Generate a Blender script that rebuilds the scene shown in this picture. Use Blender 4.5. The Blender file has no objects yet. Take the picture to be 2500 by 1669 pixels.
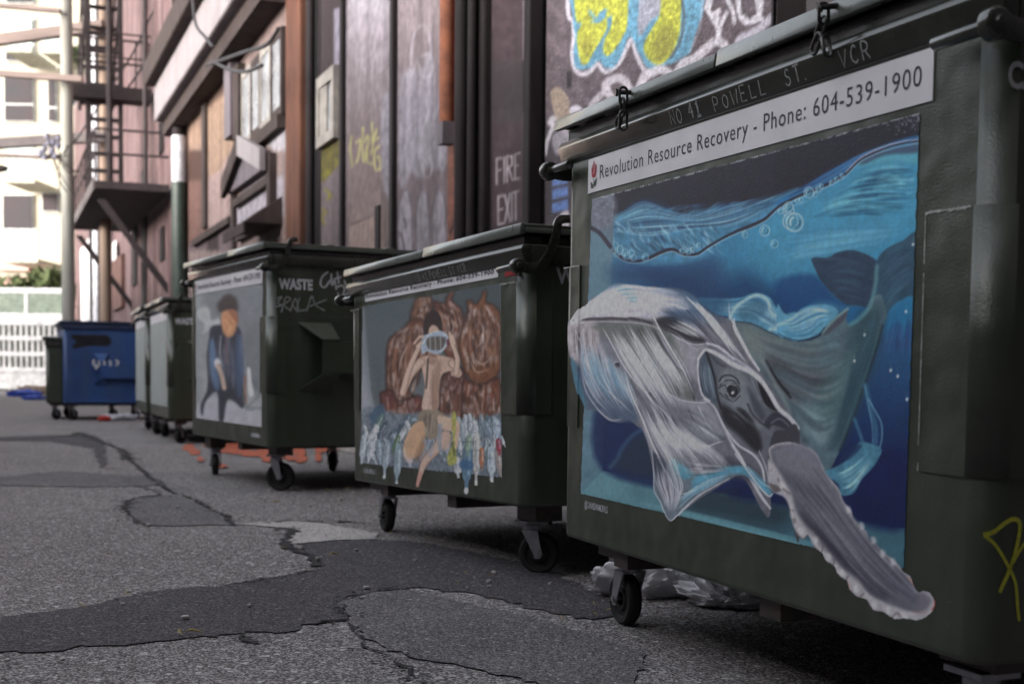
import bpy, bmesh, math, random
import numpy as np
from mathutils import Vector, Matrix
random.seed(7); RNG=np.random.default_rng(11)
scn=bpy.context.scene; C=scn.collection
# ------------------------------------------------------------ camera model (metres; photo pixels 2500 x 1669)
FPX,PITCH,ROLL,CX,CY,CH=3182.4133,0.0473,-0.0089,1250.0,1064.8,0.7258
def _rot(p,r):
    c,s=math.cos(p),math.sin(p)
    f=np.array([0,c,-s]); d=np.array([0,-s,-c]); x=np.array([1.,0,0]); cr,sr=math.cos(r),math.sin(r)
    return np.array([cr*x+sr*d,-sr*x+cr*d,f])
RC=_rot(PITCH,ROLL); CAM=np.array([0,0,CH])
def project(P):
    c=(np.asarray(P,float)-CAM)@RC.T
    return np.stack([CX+FPX*c[...,0]/c[...,2], CY+FPX*c[...,1]/c[...,2]],-1)
def ray(px,py): return RC.T@np.array([(px-CX)/FPX,(py-CY)/FPX,1.0])
def hit(px,py,O,n):
    d=ray(px,py); return CAM+d*(((np.asarray(O)-CAM)@n)/(d@n))
def ground_at(px,py,z=0.0): return hit(px,py,(0,0,z),np.array([0,0,1.]))
class Frame:
    """local frame: x=u, y=n, z=v with origin O"""
    def __init__(s,O,u,n,v): s.O,s.u,s.n,s.v=[np.array(a,float) for a in (O,u,n,v)]
    def mat(s): return Matrix([[s.u[i],s.n[i],s.v[i],s.O[i]] for i in range(3)]+[[0,0,0,1]])
    def loc(s,P): q=np.asarray(P)-s.O; return np.array([q@s.u,q@s.n,q@s.v])
    def world(s,a,b,c): return s.O+np.multiply.outer(a,s.u)+np.multiply.outer(b,s.n)+np.multiply.outer(c,s.v)
    def on(s,px,py,b=0.0):            # photo pixel -> (u,v) on the plane y=b
        q=s.loc(hit(px,py,s.O+s.n*b,s.n)); return (q[0],q[2])
    def on_side(s,px,py,a):           # pixel -> (n,v) on the plane x=a
        q=s.loc(hit(px,py,s.O+s.u*a,s.u)); return (q[1],q[2])
# ------------------------------------------------------------ materials
MATS={}
def lin(c): return tuple((x/12.92 if x<=0.04045 else ((x+0.055)/1.055)**2.4) for x in c)
def s8(r,g,b): return lin((r/255,g/255,b/255))
def material(name,col,rough=.6,col2=None,nscale=6,namt=.5,bump=0.0,bscale=60,spec=.5,metal=0,detail=6,
             spots=None,spot_scale=8,spot_lo=.62,spot_hi=.7,vcol=False,streak=None,emit=None,rvar=.12,stretch=(1,1,1),coat=0,bdist=.002,alpha=1.0,dent=0):
    if name in MATS: return MATS[name]
    m=bpy.data.materials.new(name); m.use_nodes=True; nt=m.node_tree; N=nt.nodes; L=nt.links
    b=N['Principled BSDF']; tc=N.new('ShaderNodeTexCoord'); mp=N.new('ShaderNodeMapping'); mp.inputs['Scale'].default_value=stretch
    L.new(tc.outputs['Object'],mp.inputs['Vector'])
    def noise(sc,det=detail,rg=.6):
        n=N.new('ShaderNodeTexNoise'); n.inputs['Scale'].default_value=sc; n.inputs['Detail'].default_value=det; n.inputs['Roughness'].default_value=rg
        L.new(mp.outputs['Vector'],n.inputs['Vector']); return n
    def ramp(src,a,c):
        r=N.new('ShaderNodeMapRange'); r.inputs['From Min'].default_value=a; r.inputs['From Max'].default_value=c
        L.new(src,r.inputs['Value']); return r.outputs['Result']
    def mix(fac,A,B,mode='MIX'):
        x=N.new('ShaderNodeMix'); x.data_type='RGBA'; x.blend_type=mode
        if isinstance(fac,(int,float)): x.inputs[0].default_value=fac
        else: L.new(fac,x.inputs[0])
        for k,v in ((6,A),(7,B)):
            if isinstance(v,tuple): x.inputs[k].default_value=(*v[:3],1)
            else: L.new(v,x.inputs[k])
        return x.outputs[2]
    if vcol:
        at=N.new('ShaderNodeAttribute'); at.attribute_name='Col'; cur=at.outputs['Color']
        n1=noise(nscale); cur=mix(ramp(n1.outputs['Fac'],.35,.65),cur,mix(namt,cur,tuple(col2 or (0,0,0))))
    else:
        n1=noise(nscale); c2=col2 or tuple(x*(1-namt) for x in col)
        cur=mix(ramp(n1.outputs['Fac'],.32,.68),tuple(col),tuple(c2))
    if streak:   # vertical streaks of grime: (colour, scale, strength)
        mp2=N.new('ShaderNodeMapping'); mp2.inputs['Scale'].default_value=(streak[1],streak[1],streak[1]*.07); L.new(tc.outputs['Object'],mp2.inputs['Vector'])
        n=N.new('ShaderNodeTexNoise'); n.inputs['Scale'].default_value=1; n.inputs['Detail'].default_value=4; L.new(mp2.outputs['Vector'],n.inputs['Vector'])
        mm=N.new('ShaderNodeMath'); mm.operation='MULTIPLY'; mm.inputs[1].default_value=streak[2]; L.new(ramp(n.outputs['Fac'],.45,.75),mm.inputs[0])
        cur=mix(mm.outputs[0],cur,tuple(streak[0]))
    if spots:
        n=noise(spot_scale,3,.5); cur=mix(ramp(n.outputs['Fac'],spot_lo,spot_hi),cur,tuple(spots))
    L.new(cur,b.inputs['Base Color'])
    n3=noise(nscale*2.3); r=N.new('ShaderNodeMapRange'); r.inputs['To Min'].default_value=max(.02,rough-rvar); r.inputs['To Max'].default_value=min(1,rough+rvar)
    L.new(n3.outputs['Fac'],r.inputs['Value']); L.new(r.outputs['Result'],b.inputs['Roughness'])
    b.inputs['Metallic'].default_value=metal; b.inputs['Specular IOR Level'].default_value=spec
    if coat: b.inputs['Coat Weight'].default_value=coat; b.inputs['Coat Roughness'].default_value=.12
    if bump:
        n=noise(bscale,4,.55); bp=N.new('ShaderNodeBump'); bp.inputs['Strength'].default_value=bump; bp.inputs['Distance'].default_value=bdist
        L.new(n.outputs['Fac'],bp.inputs['Height']); L.new(bp.outputs['Normal'],b.inputs['Normal'])
        if dent:
            n4=noise(2.7,3,.5); b4=N.new('ShaderNodeBump'); b4.inputs['Strength'].default_value=1; b4.inputs['Distance'].default_value=dent; L.new(n4.outputs['Fac'],b4.inputs['Height']); L.new(b4.outputs['Normal'],bp.inputs['Normal'])
    if emit: b.inputs['Emission Color'].default_value=(*emit[0],1); b.inputs['Emission Strength'].default_value=emit[1]
    if alpha<1: b.inputs['Alpha'].default_value=alpha
    MATS[name]=m; return m
# ------------------------------------------------------------ object helpers
def link(name,me,mat,parent=None,mw=None):
    o=bpy.data.objects.new(name,me); C.objects.link(o)
    if mat: 
        me.materials.clear()
        for mm in (mat if isinstance(mat,(list,tuple)) else [mat]): me.materials.append(mm)
    if parent is not None: o.parent=parent
    if mw is not None: o.matrix_world=mw
    return o
def tag(o,label=None,cat=None,group=None,kind=None):
    if label: o['label']=label
    if cat: o['category']=cat
    if group: o['group']=group
    if kind: o['kind']=kind
    return o
def empty(name,mw,label,cat,group=None):
    o=bpy.data.objects.new(name,None); C.objects.link(o); o.matrix_world=mw; o.empty_display_size=.1
    return tag(o,label,cat,group)
class MB:
    def __init__(s): s.v=[];s.f=[];s.m=[]
    def add(s,vs,fs,mi=0):
        k=len(s.v); s.v+= [tuple(float(c) for c in p) for p in vs]; s.f+=[tuple(k+i for i in f) for f in fs]; s.m+=[mi]*len(fs); return s
    def box(s,a0,a1,b0,b1,c0,c1,mi=0,shear=None):
        vs=[(a,b,c) for c in (c0,c1) for b in (b0,b1) for a in (a0,a1)]
        return s.add(vs,[(0,2,3,1),(4,5,7,6),(0,1,5,4),(2,6,7,3),(0,4,6,2),(1,3,7,5)],mi)
    def hexa(s,bot,top,mi=0): # 4 bottom, 4 top points ccw
        return s.add(list(bot)+list(top),[(3,2,1,0),(4,5,6,7)]+[(i,(i+1)%4,4+(i+1)%4,4+i) for i in range(4)],mi)
    def prism(s,pts,d,mi=0): # polygon points (3D) extruded by vector d
        n=len(pts); P=[Vector(p) for p in pts]; D=Vector(d)
        return s.add([*P,*[p+D for p in P]],[tuple(range(n-1,-1,-1)),tuple(range(n,2*n))]+[(i,(i+1)%n,n+(i+1)%n,n+i) for i in range(n)],mi)
    def tube(s,pts,r,seg=10,cap=True,mi=0,closed=False):
        P=[Vector(p) for p in pts]; n=len(P); R=r if isinstance(r,(list,tuple)) else [r]*n
        rings=[]; up=None
        for i,p in enumerate(P):
            if closed: t=(P[(i+1)%n]-P[i-1]).normalized()
            else: t=(P[min(i+1,n-1)]-P[max(i-1,0)]).normalized()
            if up is None:
                up=Vector((0,0,1)) if abs(t.z)<.9 else Vector((1,0,0))
            x=up.cross(t)
            if x.length<1e-6: x=Vector((1,0,0)).cross(t)
            x.normalize(); y=t.cross(x).normalized(); up=y
            rings.append([p+(x*math.cos(2*math.pi*k/seg)+y*math.sin(2*math.pi*k/seg))*R[i] for k in range(seg)])
        vs=[q for r_ in rings for q in r_]; fs=[]
        for i in range(n if closed else n-1):
            j=(i+1)%n
            for k in range(seg): fs.append((i*seg+k,i*seg+(k+1)%seg,j*seg+(k+1)%seg,j*seg+k))
        if cap and not closed: fs+= [tuple(range(seg-1,-1,-1)),tuple((n-1)*seg+k for k in range(seg))]
        return s.add(vs,fs,mi)
    def lathe(s,c,axis,prof,seg=24,mi=0): # prof: (radius, along axis)
        ax=Vector(axis).normalized(); x=ax.orthogonal().normalized(); y=ax.cross(x); c=Vector(c); n=len(prof)
        vs=[c+ax*h+(x*math.cos(2*math.pi*k/seg)+y*math.sin(2*math.pi*k/seg))*r for r,h in prof for k in range(seg)]
        fs=[(i*seg+k,i*seg+(k+1)%seg,(i+1)*seg+(k+1)%seg,(i+1)*seg+k) for i in range(n-1) for k in range(seg)]
        return s.add(vs,fs,mi)
    def mesh(s,name,bevel=0,smooth=False,seg=2,weld=True):
        me=bpy.data.meshes.new(name); me.from_pydata(s.v,[],s.f)
        for p,mi in zip(me.polygons,s.m): p.material_index=mi
        bm=bmesh.new(); bm.from_mesh(me)
        bmesh.ops.recalc_face_normals(bm,faces=bm.faces)
        if bevel:
            es=[e for e in bm.edges if len(e.link_faces)==2 and e.calc_face_angle(0)>.5]
            bmesh.ops.bevel(bm,geom=es,offset=bevel,segments=seg,affect='EDGES',profile=.5,clamp_overlap=True)
        bm.to_mesh(me); bm.free()
        if smooth:
            for p in me.polygons: p.use_smooth=True
            try: me.set_sharp_from_angle(angle=math.radians(40))
            except Exception: pass
        return me
    def build(s,name,mat,parent=None,mw=None,bevel=0,smooth=False,seg=2):
        me=s.mesh(name,bevel,smooth,seg)
        o=link(name,me,mat,parent)
        if mw is not None: o.matrix_world=mw
        return o
def catmull(pts,k=8,closed=False):
    P=np.asarray(pts,float); n=len(P)
    if n<3: 
        return np.array([P[0]+(P[-1]-P[0])*t for t in np.linspace(0,1,k+1)]) if n==2 else P
    out=[]
    rng=range(n) if closed else range(n-1)
    for i in rng:
        p0=P[i-1] if (closed or i>0) else 2*P[0]-P[1]; p1=P[i]; p2=P[(i+1)%n]; 
        p3=P[(i+2)%n] if (closed or i+2<n) else 2*P[-1]-P[-2]
        for j in range(k):
            t=j/k; out.append(.5*((2*p1)+(-p0+p2)*t+(2*p0-5*p1+4*p2-p3)*t*t+(-p0+3*p1-3*p2+p3)*t**3))
    if not closed: out.append(P[-1])
    return np.array(out)
# ------------------------------------------------------------ painter: a numpy canvas in photo-pixel units, later baked to vertex colours
def vnoise(h,w,cell,seed):
    r=np.random.default_rng(seed); gh,gw=int(h/cell)+3,int(w/cell)+3; g=r.random((gh,gw))
    y=np.arange(h)/cell; x=np.arange(w)/cell; yi=y.astype(int); xi=x.astype(int); fy=(y-yi)[:,None]; fx=(x-xi)[None]
    fy=fy*fy*(3-2*fy); fx=fx*fx*(3-2*fx)
    a=g[np.ix_(yi,xi)]; b=g[np.ix_(yi,xi+1)]; c=g[np.ix_(yi+1,xi)]; d=g[np.ix_(yi+1,xi+1)]
    return (a*(1-fx)+b*fx)*(1-fy)+(c*(1-fx)+d*fx)*fy
def fbm(h,w,cell,seed,o=4):
    s=0;a=1;t=0
    for i in range(o): s=s+a*vnoise(h,w,max(cell/2**i,1.0),seed+i*17); t+=a; a*=.55
    return s/t
class Canvas:
    def __init__(s,x0,y0,x1,y1,sc=.5,base=(0,0,0)):
        s.x0,s.y0,s.sc=x0,y0,sc; s.w=int((x1-x0)*sc); s.h=int((y1-y0)*sc)
        s.a=np.zeros((s.h,s.w,3),np.float32); s.a[:]=np.array(base)/255.; s.T=(0,0,1.0); s.seed=1; s.alpha=np.zeros((s.h,s.w),np.float32); s.clip=None
    def region(s,ox,oy,z): s.T=(ox,oy,z); return s
    def P(s,pts):
        p=np.asarray(pts,float); ox,oy,z=s.T
        return np.stack([(ox+p[...,0]/z-s.x0)*s.sc,(oy+p[...,1]/z-s.y0)*s.sc],-1)
    def _blend(s,sl,al,col):
        if s.clip is not None: al=al*s.clip[sl]
        s.a[sl]=s.a[sl]*(1-al[...,None])+col*al[...,None]; s.alpha[sl]=np.maximum(s.alpha[sl],al)
    def _bbox(s,P,pad):
        x0=max(0,int(P[:,0].min()-pad)); x1=min(s.w,int(P[:,0].max()+pad)+2); y0=max(0,int(P[:,1].min()-pad)); y1=min(s.h,int(P[:,1].max()+pad)+2)
        return x0,x1,y0,y1
    def sd(s,P,x0,x1,y0,y1):
        Y,X=np.mgrid[y0:y1,x0:x1].astype(np.float32); X+=.5;Y+=.5
        d=np.full(X.shape,1e9,np.float32); ins=np.zeros(X.shape,bool); n=len(P)
        for i in range(n):
            ax,ay=P[i]; bx,by=P[(i+1)%n]; ex,ey=bx-ax,by-ay; L=ex*ex+ey*ey
            if L<1e-9: continue
            t=np.clip(((X-ax)*ex+(Y-ay)*ey)/L,0,1); q=(X-ax-t*ex)**2+(Y-ay-t*ey)**2; np.minimum(d,q,out=d)
            if ay!=by:
                c=((ay>Y)!=(by>Y)); ins^= c&(X<(bx-ax)*(Y-ay)/(by-ay)+ax)
        d=np.sqrt(d); return np.where(ins,d,-d)
    def poly(s,pts,col,soft=1.0,alpha=1.0,smooth=True,grad=None,noise=0,ncell=20,closed=True):
        P=s.P(catmull(pts,5,True) if smooth else pts); sf=max(soft*s.sc/s.T[2]**.5,.45)
        x0,x1,y0,y1=s._bbox(P,sf+1)
        if x1<=x0 or y1<=y0: return s
        d=s.sd(P,x0,x1,y0,y1); al=np.clip(d/(2*sf)+.5,0,1)*alpha
        col=np.array(col,float)/255.; C_=np.broadcast_to(col,(*d.shape,3)).copy()
        if grad: # (colour2, p0, p1)
            c2,g0,g1=grad; g0=s.P(np.array(g0)); g1=s.P(np.array(g1)); Y,X=np.mgrid[y0:y1,x0:x1]; e=g1-g0
            t=np.clip(((X-g0[0])*e[0]+(Y-g0[1])*e[1])/(e@e),0,1)[...,None]; C_=C_*(1-t)+np.array(c2)/255.*t
        if noise:
            s.seed+=1; nz=fbm(y1-y0,x1-x0,ncell*s.sc,s.seed)[...,None]; C_=C_*(1+noise*(nz*2-1))
        s._blend((slice(y0,y1),slice(x0,x1)),al.astype(np.float32),C_); return s
    def stroke(s,pts,w,col,alpha=1.0,soft=1.0,taper=(0,0),k=6,smooth=True,fade=(0,0)):
        c=catmull(pts,k) if smooth and len(pts)>2 else catmull(pts,4) if len(pts)==2 else np.asarray(pts,float)
        P=s.P(c); n=len(P); t=np.linspace(0,1,n)
        W=np.interp(t,np.linspace(0,1,len(w)),w) if isinstance(w,(list,tuple)) else np.full(n,float(w))
        if taper[0]: W=W*np.clip(t/taper[0],.08,1)
        if taper[1]: W=W*np.clip((1-t)/taper[1],.08,1)
        A=np.ones(n)
        if fade[0]: A=A*np.clip(t/fade[0],0,1)
        if fade[1]: A=A*np.clip((1-t)/fade[1],0,1)
        W=W*.5*s.sc/s.T[2]; W=np.maximum(W,0); sf=max(soft*s.sc/s.T[2]**.5,.4); pad=W.max()+sf+1; x0,x1,y0,y1=s._bbox(P,pad)
        if x1<=x0 or y1<=y0: return s
        al=np.zeros((y1-y0,x1-x0),np.float32)
        for i in range(n-1):
            ax,ay=P[i]; bx,by=P[i+1]; m=max(W[i],W[i+1])+sf+1
            u0=max(x0,int(min(ax,bx)-m)); u1=min(x1,int(max(ax,bx)+m)+2); v0=max(y0,int(min(ay,by)-m)); v1=min(y1,int(max(ay,by)+m)+2)
            if u1<=u0 or v1<=v0: continue
            Y,X=np.mgrid[v0:v1,u0:u1].astype(np.float32); X+=.5;Y+=.5; ex,ey=bx-ax,by-ay; L=max(ex*ex+ey*ey,1e-9)
            tt=np.clip(((X-ax)*ex+(Y-ay)*ey)/L,0,1); d=np.sqrt((X-ax-tt*ex)**2+(Y-ay-tt*ey)**2)
            ww=W[i]+(W[i+1]-W[i])*tt; q=np.clip((ww-d)/(2*sf)+.5,0,1)*np.clip(ww/.45,0,1)*(A[i]+(A[i+1]-A[i])*tt)
            sl=(slice(v0-y0,v1-y0),slice(u0-x0,u1-x0)); al[sl]=np.maximum(al[sl],q)
        s._blend((slice(y0,y1),slice(x0,x1)),al*alpha,np.array(col,float)/255.); return s
    def flow(s,A,B,n,w,cols,alpha=.5,soft=1.0,jit=.02,seglen=(.3,.9),bias=1.0):
        """brush strokes between guide curve A and guide curve B"""
        a=catmull(A,8);b=catmull(B,8); ts=np.linspace(0,1,24)
        rs=lambda c:np.stack([np.interp(ts,np.linspace(0,1,len(c)),c[:,i]) for i in (0,1)],-1)
        a,b=rs(a),rs(b); r=np.random.default_rng(s.seed+500); s.seed+=3; D=np.abs(a-b).mean()+8
        n=int(n*(1.9 if s.T[2]>1.5 else 1)); w=w*(1.5 if s.T[2]>1.5 else 1)
        for i in range(n):
            m=r.random()**bias; L=r.uniform(*seglen); t0=r.uniform(0,1-L) if L<1 else 0; tt=np.linspace(t0,t0+L,9)
            c=a*(1-m)+b*m; q=np.stack([np.interp(tt,ts,c[:,j]) for j in (0,1)],-1)+r.normal(0,1,2)*D*jit+np.cumsum(r.normal(0,1,(9,2)),0)*D*jit*.12
            s.stroke(q,r.uniform(.5,1.3)*w,cols[r.integers(len(cols))],alpha*r.uniform(.4,1),soft,taper=(.3,.35),k=2,fade=(.15,.2))
        return s
    def sample(s,pix):
        x=np.clip((pix[...,0]-s.x0)*s.sc-.5,0,s.w-1.001); y=np.clip((pix[...,1]-s.y0)*s.sc-.5,0,s.h-1.001)
        xi=x.astype(int); yi=y.astype(int); fx=(x-xi)[...,None]; fy=(y-yi)[...,None]; a=s.a
        return (a[yi,xi]*(1-fx)+a[yi,np.minimum(xi+1,s.w-1)]*fx)*(1-fy)+(a[np.minimum(yi+1,s.h-1),xi]*(1-fx)+a[np.minimum(yi+1,s.h-1),np.minimum(xi+1,s.w-1)]*fx)*fy
    def sample_a(s,pix):
        x=np.clip((pix[...,0]-s.x0)*s.sc,0,s.w-1).astype(int); y=np.clip((pix[...,1]-s.y0)*s.sc,0,s.h-1).astype(int)
        ok=(pix[...,0]>s.x0)&(pix[...,0]<s.x0+s.w/s.sc)&(pix[...,1]>s.y0)&(pix[...,1]<s.y0+s.h/s.sc)
        return s.alpha[y,x]*ok
def to_lin(a): return np.where(a<=.04045,a/12.92,((np.maximum(a,0)+.055)/1.055)**2.4)
def painted_sheet(name,fr,a0,a1,c0,c1,b,canvas,mat,parent=None,res=.003,gain=1.4,only=None,thick=0.0,mw=None,cut=.35,yfun=None):
    """grid on the plane y=b of frame fr whose vertices take the canvas colour; with 'only' cells outside the painted area are dropped"""
    na=max(2,int((a1-a0)/res)+1); nc=max(2,int((c1-c0)/res)+1)
    A,Cc=np.meshgrid(np.linspace(a0,a1,na),np.linspace(c0,c1,nc)); W=fr.world(A,np.full_like(A,b),Cc); px=project(W)
    col=to_lin(canvas.sample(px))*gain
    V=np.stack([A,np.full_like(A,b) if yfun is None else yfun(A,Cc),Cc],-1).reshape(-1,3)
    idx=np.arange(na*nc).reshape(nc,na); F=np.stack([idx[:-1,:-1],idx[:-1,1:],idx[1:,1:],idx[1:,:-1]],-1).reshape(-1,4)
    if only is not None:
        al=canvas.sample_a(px).reshape(-1)>cut; keep=al[F].all(1); F=F[keep]
        used=np.unique(F); mp=-np.ones(len(V),int); mp[used]=np.arange(len(used)); V=V[used]; F=mp[F]; col=col.reshape(-1,3)[used]
    col=col.reshape(-1,3)
    me=bpy.data.meshes.new(name); me.vertices.add(len(V)); me.vertices.foreach_set('co',V.astype(np.float32).ravel())
    me.loops.add(F.size); me.loops.foreach_set('vertex_index',F.astype(np.int32).ravel()); me.polygons.add(len(F))
    me.polygons.foreach_set('loop_start',np.arange(0,F.size,4,dtype=np.int32)); me.polygons.foreach_set('loop_total',np.full(len(F),4,np.int32))
    me.update(calc_edges=True); me.validate()
    at=me.color_attributes.new('Col','FLOAT_COLOR','POINT'); at.data.foreach_set('color',np.concatenate([np.clip(col,0,1),np.ones((len(V),1))],1).astype(np.float32).ravel())
    o=link(name,me,mat,parent)
    if mw is not None: o.matrix_world=mw
    return o
def ribbon(mb,pts,w,b=0.0,closed=False,k=6,smooth=True,fr=None):
    """flat ribbon in plane y=b through (a,c) points; w = width in metres"""
    P=catmull(pts,k,closed) if smooth and len(pts)>2 else np.asarray(pts,float); n=len(P); L=[];R=[]
    for i in range(n):
        t=P[min(i+1,n-1)]-P[max(i-1,0)]; t=t/max(np.hypot(*t),1e-9); nn=np.array([-t[1],t[0]]); ww=w*.5*(1+.15*math.sin(i*1.7))
        L.append(P[i]+nn*ww); R.append(P[i]-nn*ww)
    vs=[(p[0],b,p[1]) for p in L]+[(p[0],b,p[1]) for p in R]
    mb.add(vs,[(i,i+1,n+i+1,n+i) for i in range(n-1)])
def text_mesh(txt,size=1.0,squeeze=1.0,spacing=1.0,bold=0.0):
    cu=bpy.data.curves.new('lettering','FONT'); cu.body=txt; cu.size=size; cu.space_character=spacing; cu.offset=bold; cu.resolution_u=3
    o=bpy.data.objects.new('lettering_source',cu); C.objects.link(o); bpy.context.view_layer.update()
    me=bpy.data.meshes.new_from_object(o.evaluated_get(bpy.context.evaluated_depsgraph_get())); bpy.data.objects.remove(o); 
    co=np.array([v.co[:] for v in me.vertices]); return me,co
def text_on(name,txt,a0,a1,c0,c1,b,mat,parent,slant=0,bold=0,spacing=1.0,sgn=1,side=False,c0e=None):
    """lettering fitted into the rectangle a0..a1 x c0..c1 (c0 = foot of capitals) on plane y=b (or x=b when side)"""
    me,co=text_mesh(txt,1,1,spacing,bold); x0,x1=co[:,0].min(),co[:,0].max(); cap=.70
    A=a0+(co[:,0]-x0)/(x1-x0)*(a1-a0); Cc=c0+co[:,1]/cap*(c1-c0)
    if c0e is not None: Cc=Cc+(co[:,0]-x0)/(x1-x0)*(c0e-c0)
    V=np.stack([A,np.full_like(A,b),Cc],-1) if not side else np.stack([np.full_like(A,b),A,Cc],-1)
    me.vertices.foreach_set('co',V.astype(np.float32).ravel()); me.update(); me.name=name
    return link(name,me,mat,parent)
# ------------------------------------------------------------ dumpster frames (position, heading and tilt solved from the photograph's perspective)
def mkframe(Ob,u,yw):
    n=np.array([math.sin(yw),math.cos(yw),0]); u=np.array(u)/np.linalg.norm(u); n=n-u*(n@u); n/=np.linalg.norm(n); v=np.cross(u,n)
    return Frame(np.array(Ob)-v*Ob[2],u,n,v)
FA=mkframe((.149,3.8477,.2522),(math.cos(1.1937),-math.sin(1.1937),-.0113),1.1937)
FB=mkframe((-.7416,6.0506,.2293),(math.cos(1.1005),-math.sin(1.1005),.0199),1.1005)
FD=mkframe((-2.2982,9.3298,.2824),(math.cos(1.0720),-math.sin(1.0720),-.0038),1.0720)
def flat_frame(px,py,zb,W,yaw):   # near-bottom front corner of the body seen at px,py
    P=ground_at(px,py,zb); u=np.array([math.cos(yaw),-math.sin(yaw),0]); O=P-u*W; return Frame((O[0],O[1],0),u,(math.sin(yaw),math.cos(yaw),0),(0,0,1))
def solve_yaw(px,py,zb,W,farx):
    best=min(np.linspace(.8,1.5,351),key=lambda y:abs(project(flat_frame(px,py,zb,W,y).world(0.,0.,zb))[0]-farx)); return flat_frame(px,py,zb,W,best)
FE=solve_yaw(412,1023,.25,1.77,367)
FG=solve_yaw(357,1008,.25,1.77,332)
FBL=flat_frame(156,984,.25,1.77,math.radians(68.0))
FFG=flat_frame(112,975,.3,1.6,math.radians(71))
green=material('dumpster_paint',(.038,.049,.030),rough=.33,spec=.8,col2=(.029,.038,.024),nscale=3.2,bump=.6,bscale=260,bdist=.0016,dent=.03,streak=((.078,.088,.068),9,.45),spots=(.085,.082,.075),spot_scale=70,spot_lo=.73,spot_hi=.77,rvar=.1)
green_gloss=material('dumpster_rim_paint',dent=.012,col=(.016,.018,.014),coat=.6,rough=.24,col2=(.036,.038,.031),nscale=9,bump=.12,bscale=120,spots=(.11,.10,.09),spot_scale=120,spot_lo=.74,spot_hi=.77,rvar=.1)
green_lid=material('dumpster_lid_paint',dent=.012,col=(.085,.096,.085),coat=.5,rough=.3,col2=(.065,.073,.065),nscale=14,bump=.15,bscale=90,rvar=.1,spots=(.16,.15,.14),spot_scale=60,spot_lo=.72,spot_hi=.78)
blue=material('blue_dumpster_paint',(.022,.075,.24),rough=.5,col2=(.018,.05,.16),nscale=2.5,streak=((.06,.08,.13),5,.4))
blue_dark=material('blue_lid_plastic',(.015,.03,.09),rough=.5)
rubber=material('caster_rubber',(.014,.013,.014),rough=.7,bump=.2,bscale=140)
steel=material('galvanised_steel',(.42,.42,.45),rough=.42,col2=(.28,.28,.3),nscale=25,metal=.6)
darksteel=material('dark_steel',(.05,.048,.05),rough=.5,col2=(.10,.07,.06),nscale=20,metal=.2)
chainm=material('chain_steel',(.07,.07,.07),rough=.36,col2=(.03,.03,.03),nscale=60,metal=.7)
label_white=material('label_vinyl',(.80,.78,.82),rough=.5,col2=(.62,.60,.64),nscale=3,bump=.1,bscale=300,bdist=.0006,spots=(.5,.46,.44),spot_scale=5,spot_lo=.64,spot_hi=.8)
ink=material('label_ink',(.022,.02,.045),rough=.5)
rose_red=material('emblem_red',(.42,.035,.05),rough=.5); rose_green=material('emblem_green',(.06,.085,.06),rough=.5)
stencil=material('stencil_paint',(.66,.67,.72),rough=.6,col2=(.42,.43,.46),nscale=40)
marker=material('marker_paint',(.36,.38,.38),rough=.6,col2=(.16,.17,.17),nscale=60)
yellowp=material('yellow_crayon',(.62,.62,.05),rough=.7,col2=(.38,.38,.05),nscale=170)
scuffd=material('paint_scratches',(.17,.18,.16),rough=.6)
edge_hi=material('painted_edge_highlight',(.55,.56,.54),rough=.5,col2=(.2,.21,.2),nscale=90)
redtape=material('red_sticker',(.5,.02,.03),rough=.4)
def wheel_axis(deg): return Vector((math.cos(math.radians(deg)),math.sin(math.radians(deg)),0))
def caster(root,a,b,zt,deg,r=.076,zg=0.0,w=.042,trail=.03,brackets=steel):
    ax=wheel_axis(deg); t=Vector((-ax.y,ax.x,0)); c=Vector((a,b,zg+r)); m=MB()
    piv=c-t*trail; top=zt
    m.box(a-t.x*trail-.05,a-t.x*trail+.05,b-t.y*trail-.045,b-t.y*trail+.045,top-.012,top-.0005)
    m.lathe((piv.x,piv.y,top-.04),(0,0,1),[(0,0),(.032,0),(.034,.008),(.034,.022),(.028,.028),(0,.028)],16)
    for s in (-1,1):
        o=ax*s*(w/2+.011); th=ax*.005*s; w2=.020
        P=[piv+o+t*w2*1.5,piv+o-t*w2*1.5,c+o-t*w2*.8,c+o-t*w2*.5-Vector((0,0,.018)),c+o+t*w2*.5-Vector((0,0,.018)),c+o+t*w2*.8]
        P[0].z=P[1].z=top-.034
        m.prism([tuple(p) for p in P],th)
    m.prism([tuple(piv+ax*q*(w/2+.015)+t*e*.03+Vector((0,0,top-.04-piv.z))) for q,e in ((-1,-1),(1,-1),(1,1),(-1,1))],(0,0,.006))
    m.lathe(c-ax*(w/2+.022),ax,[(0,0),(.009,0),(.009,.006),(.006,.006),(.006,w+.038),(.009,w+.038),(.009,w+.044),(0,w+.044)],10)
    fk=m.build('caster',brackets,root,smooth=True)
    k=MB(); R=r
    k.lathe(c-ax*w/2,ax,[(.02,0.004),(.032,0.003),(.040,.010),(R*.66,.010),(R*.70,.002),(R*.9,0),(R*.985,.006),(R,.014),(R,w-.014),(R*.985,w-.006),(R*.9,w),(R*.70,w-.002),(R*.66,w-.010),(.040,w-.010),(.032,w-.003),(.02,w-.004)],32)
    k.build('wheel',rubber,fk,smooth=True)
    return fk
PK=dict(ts=(.18,.39),)
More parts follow.
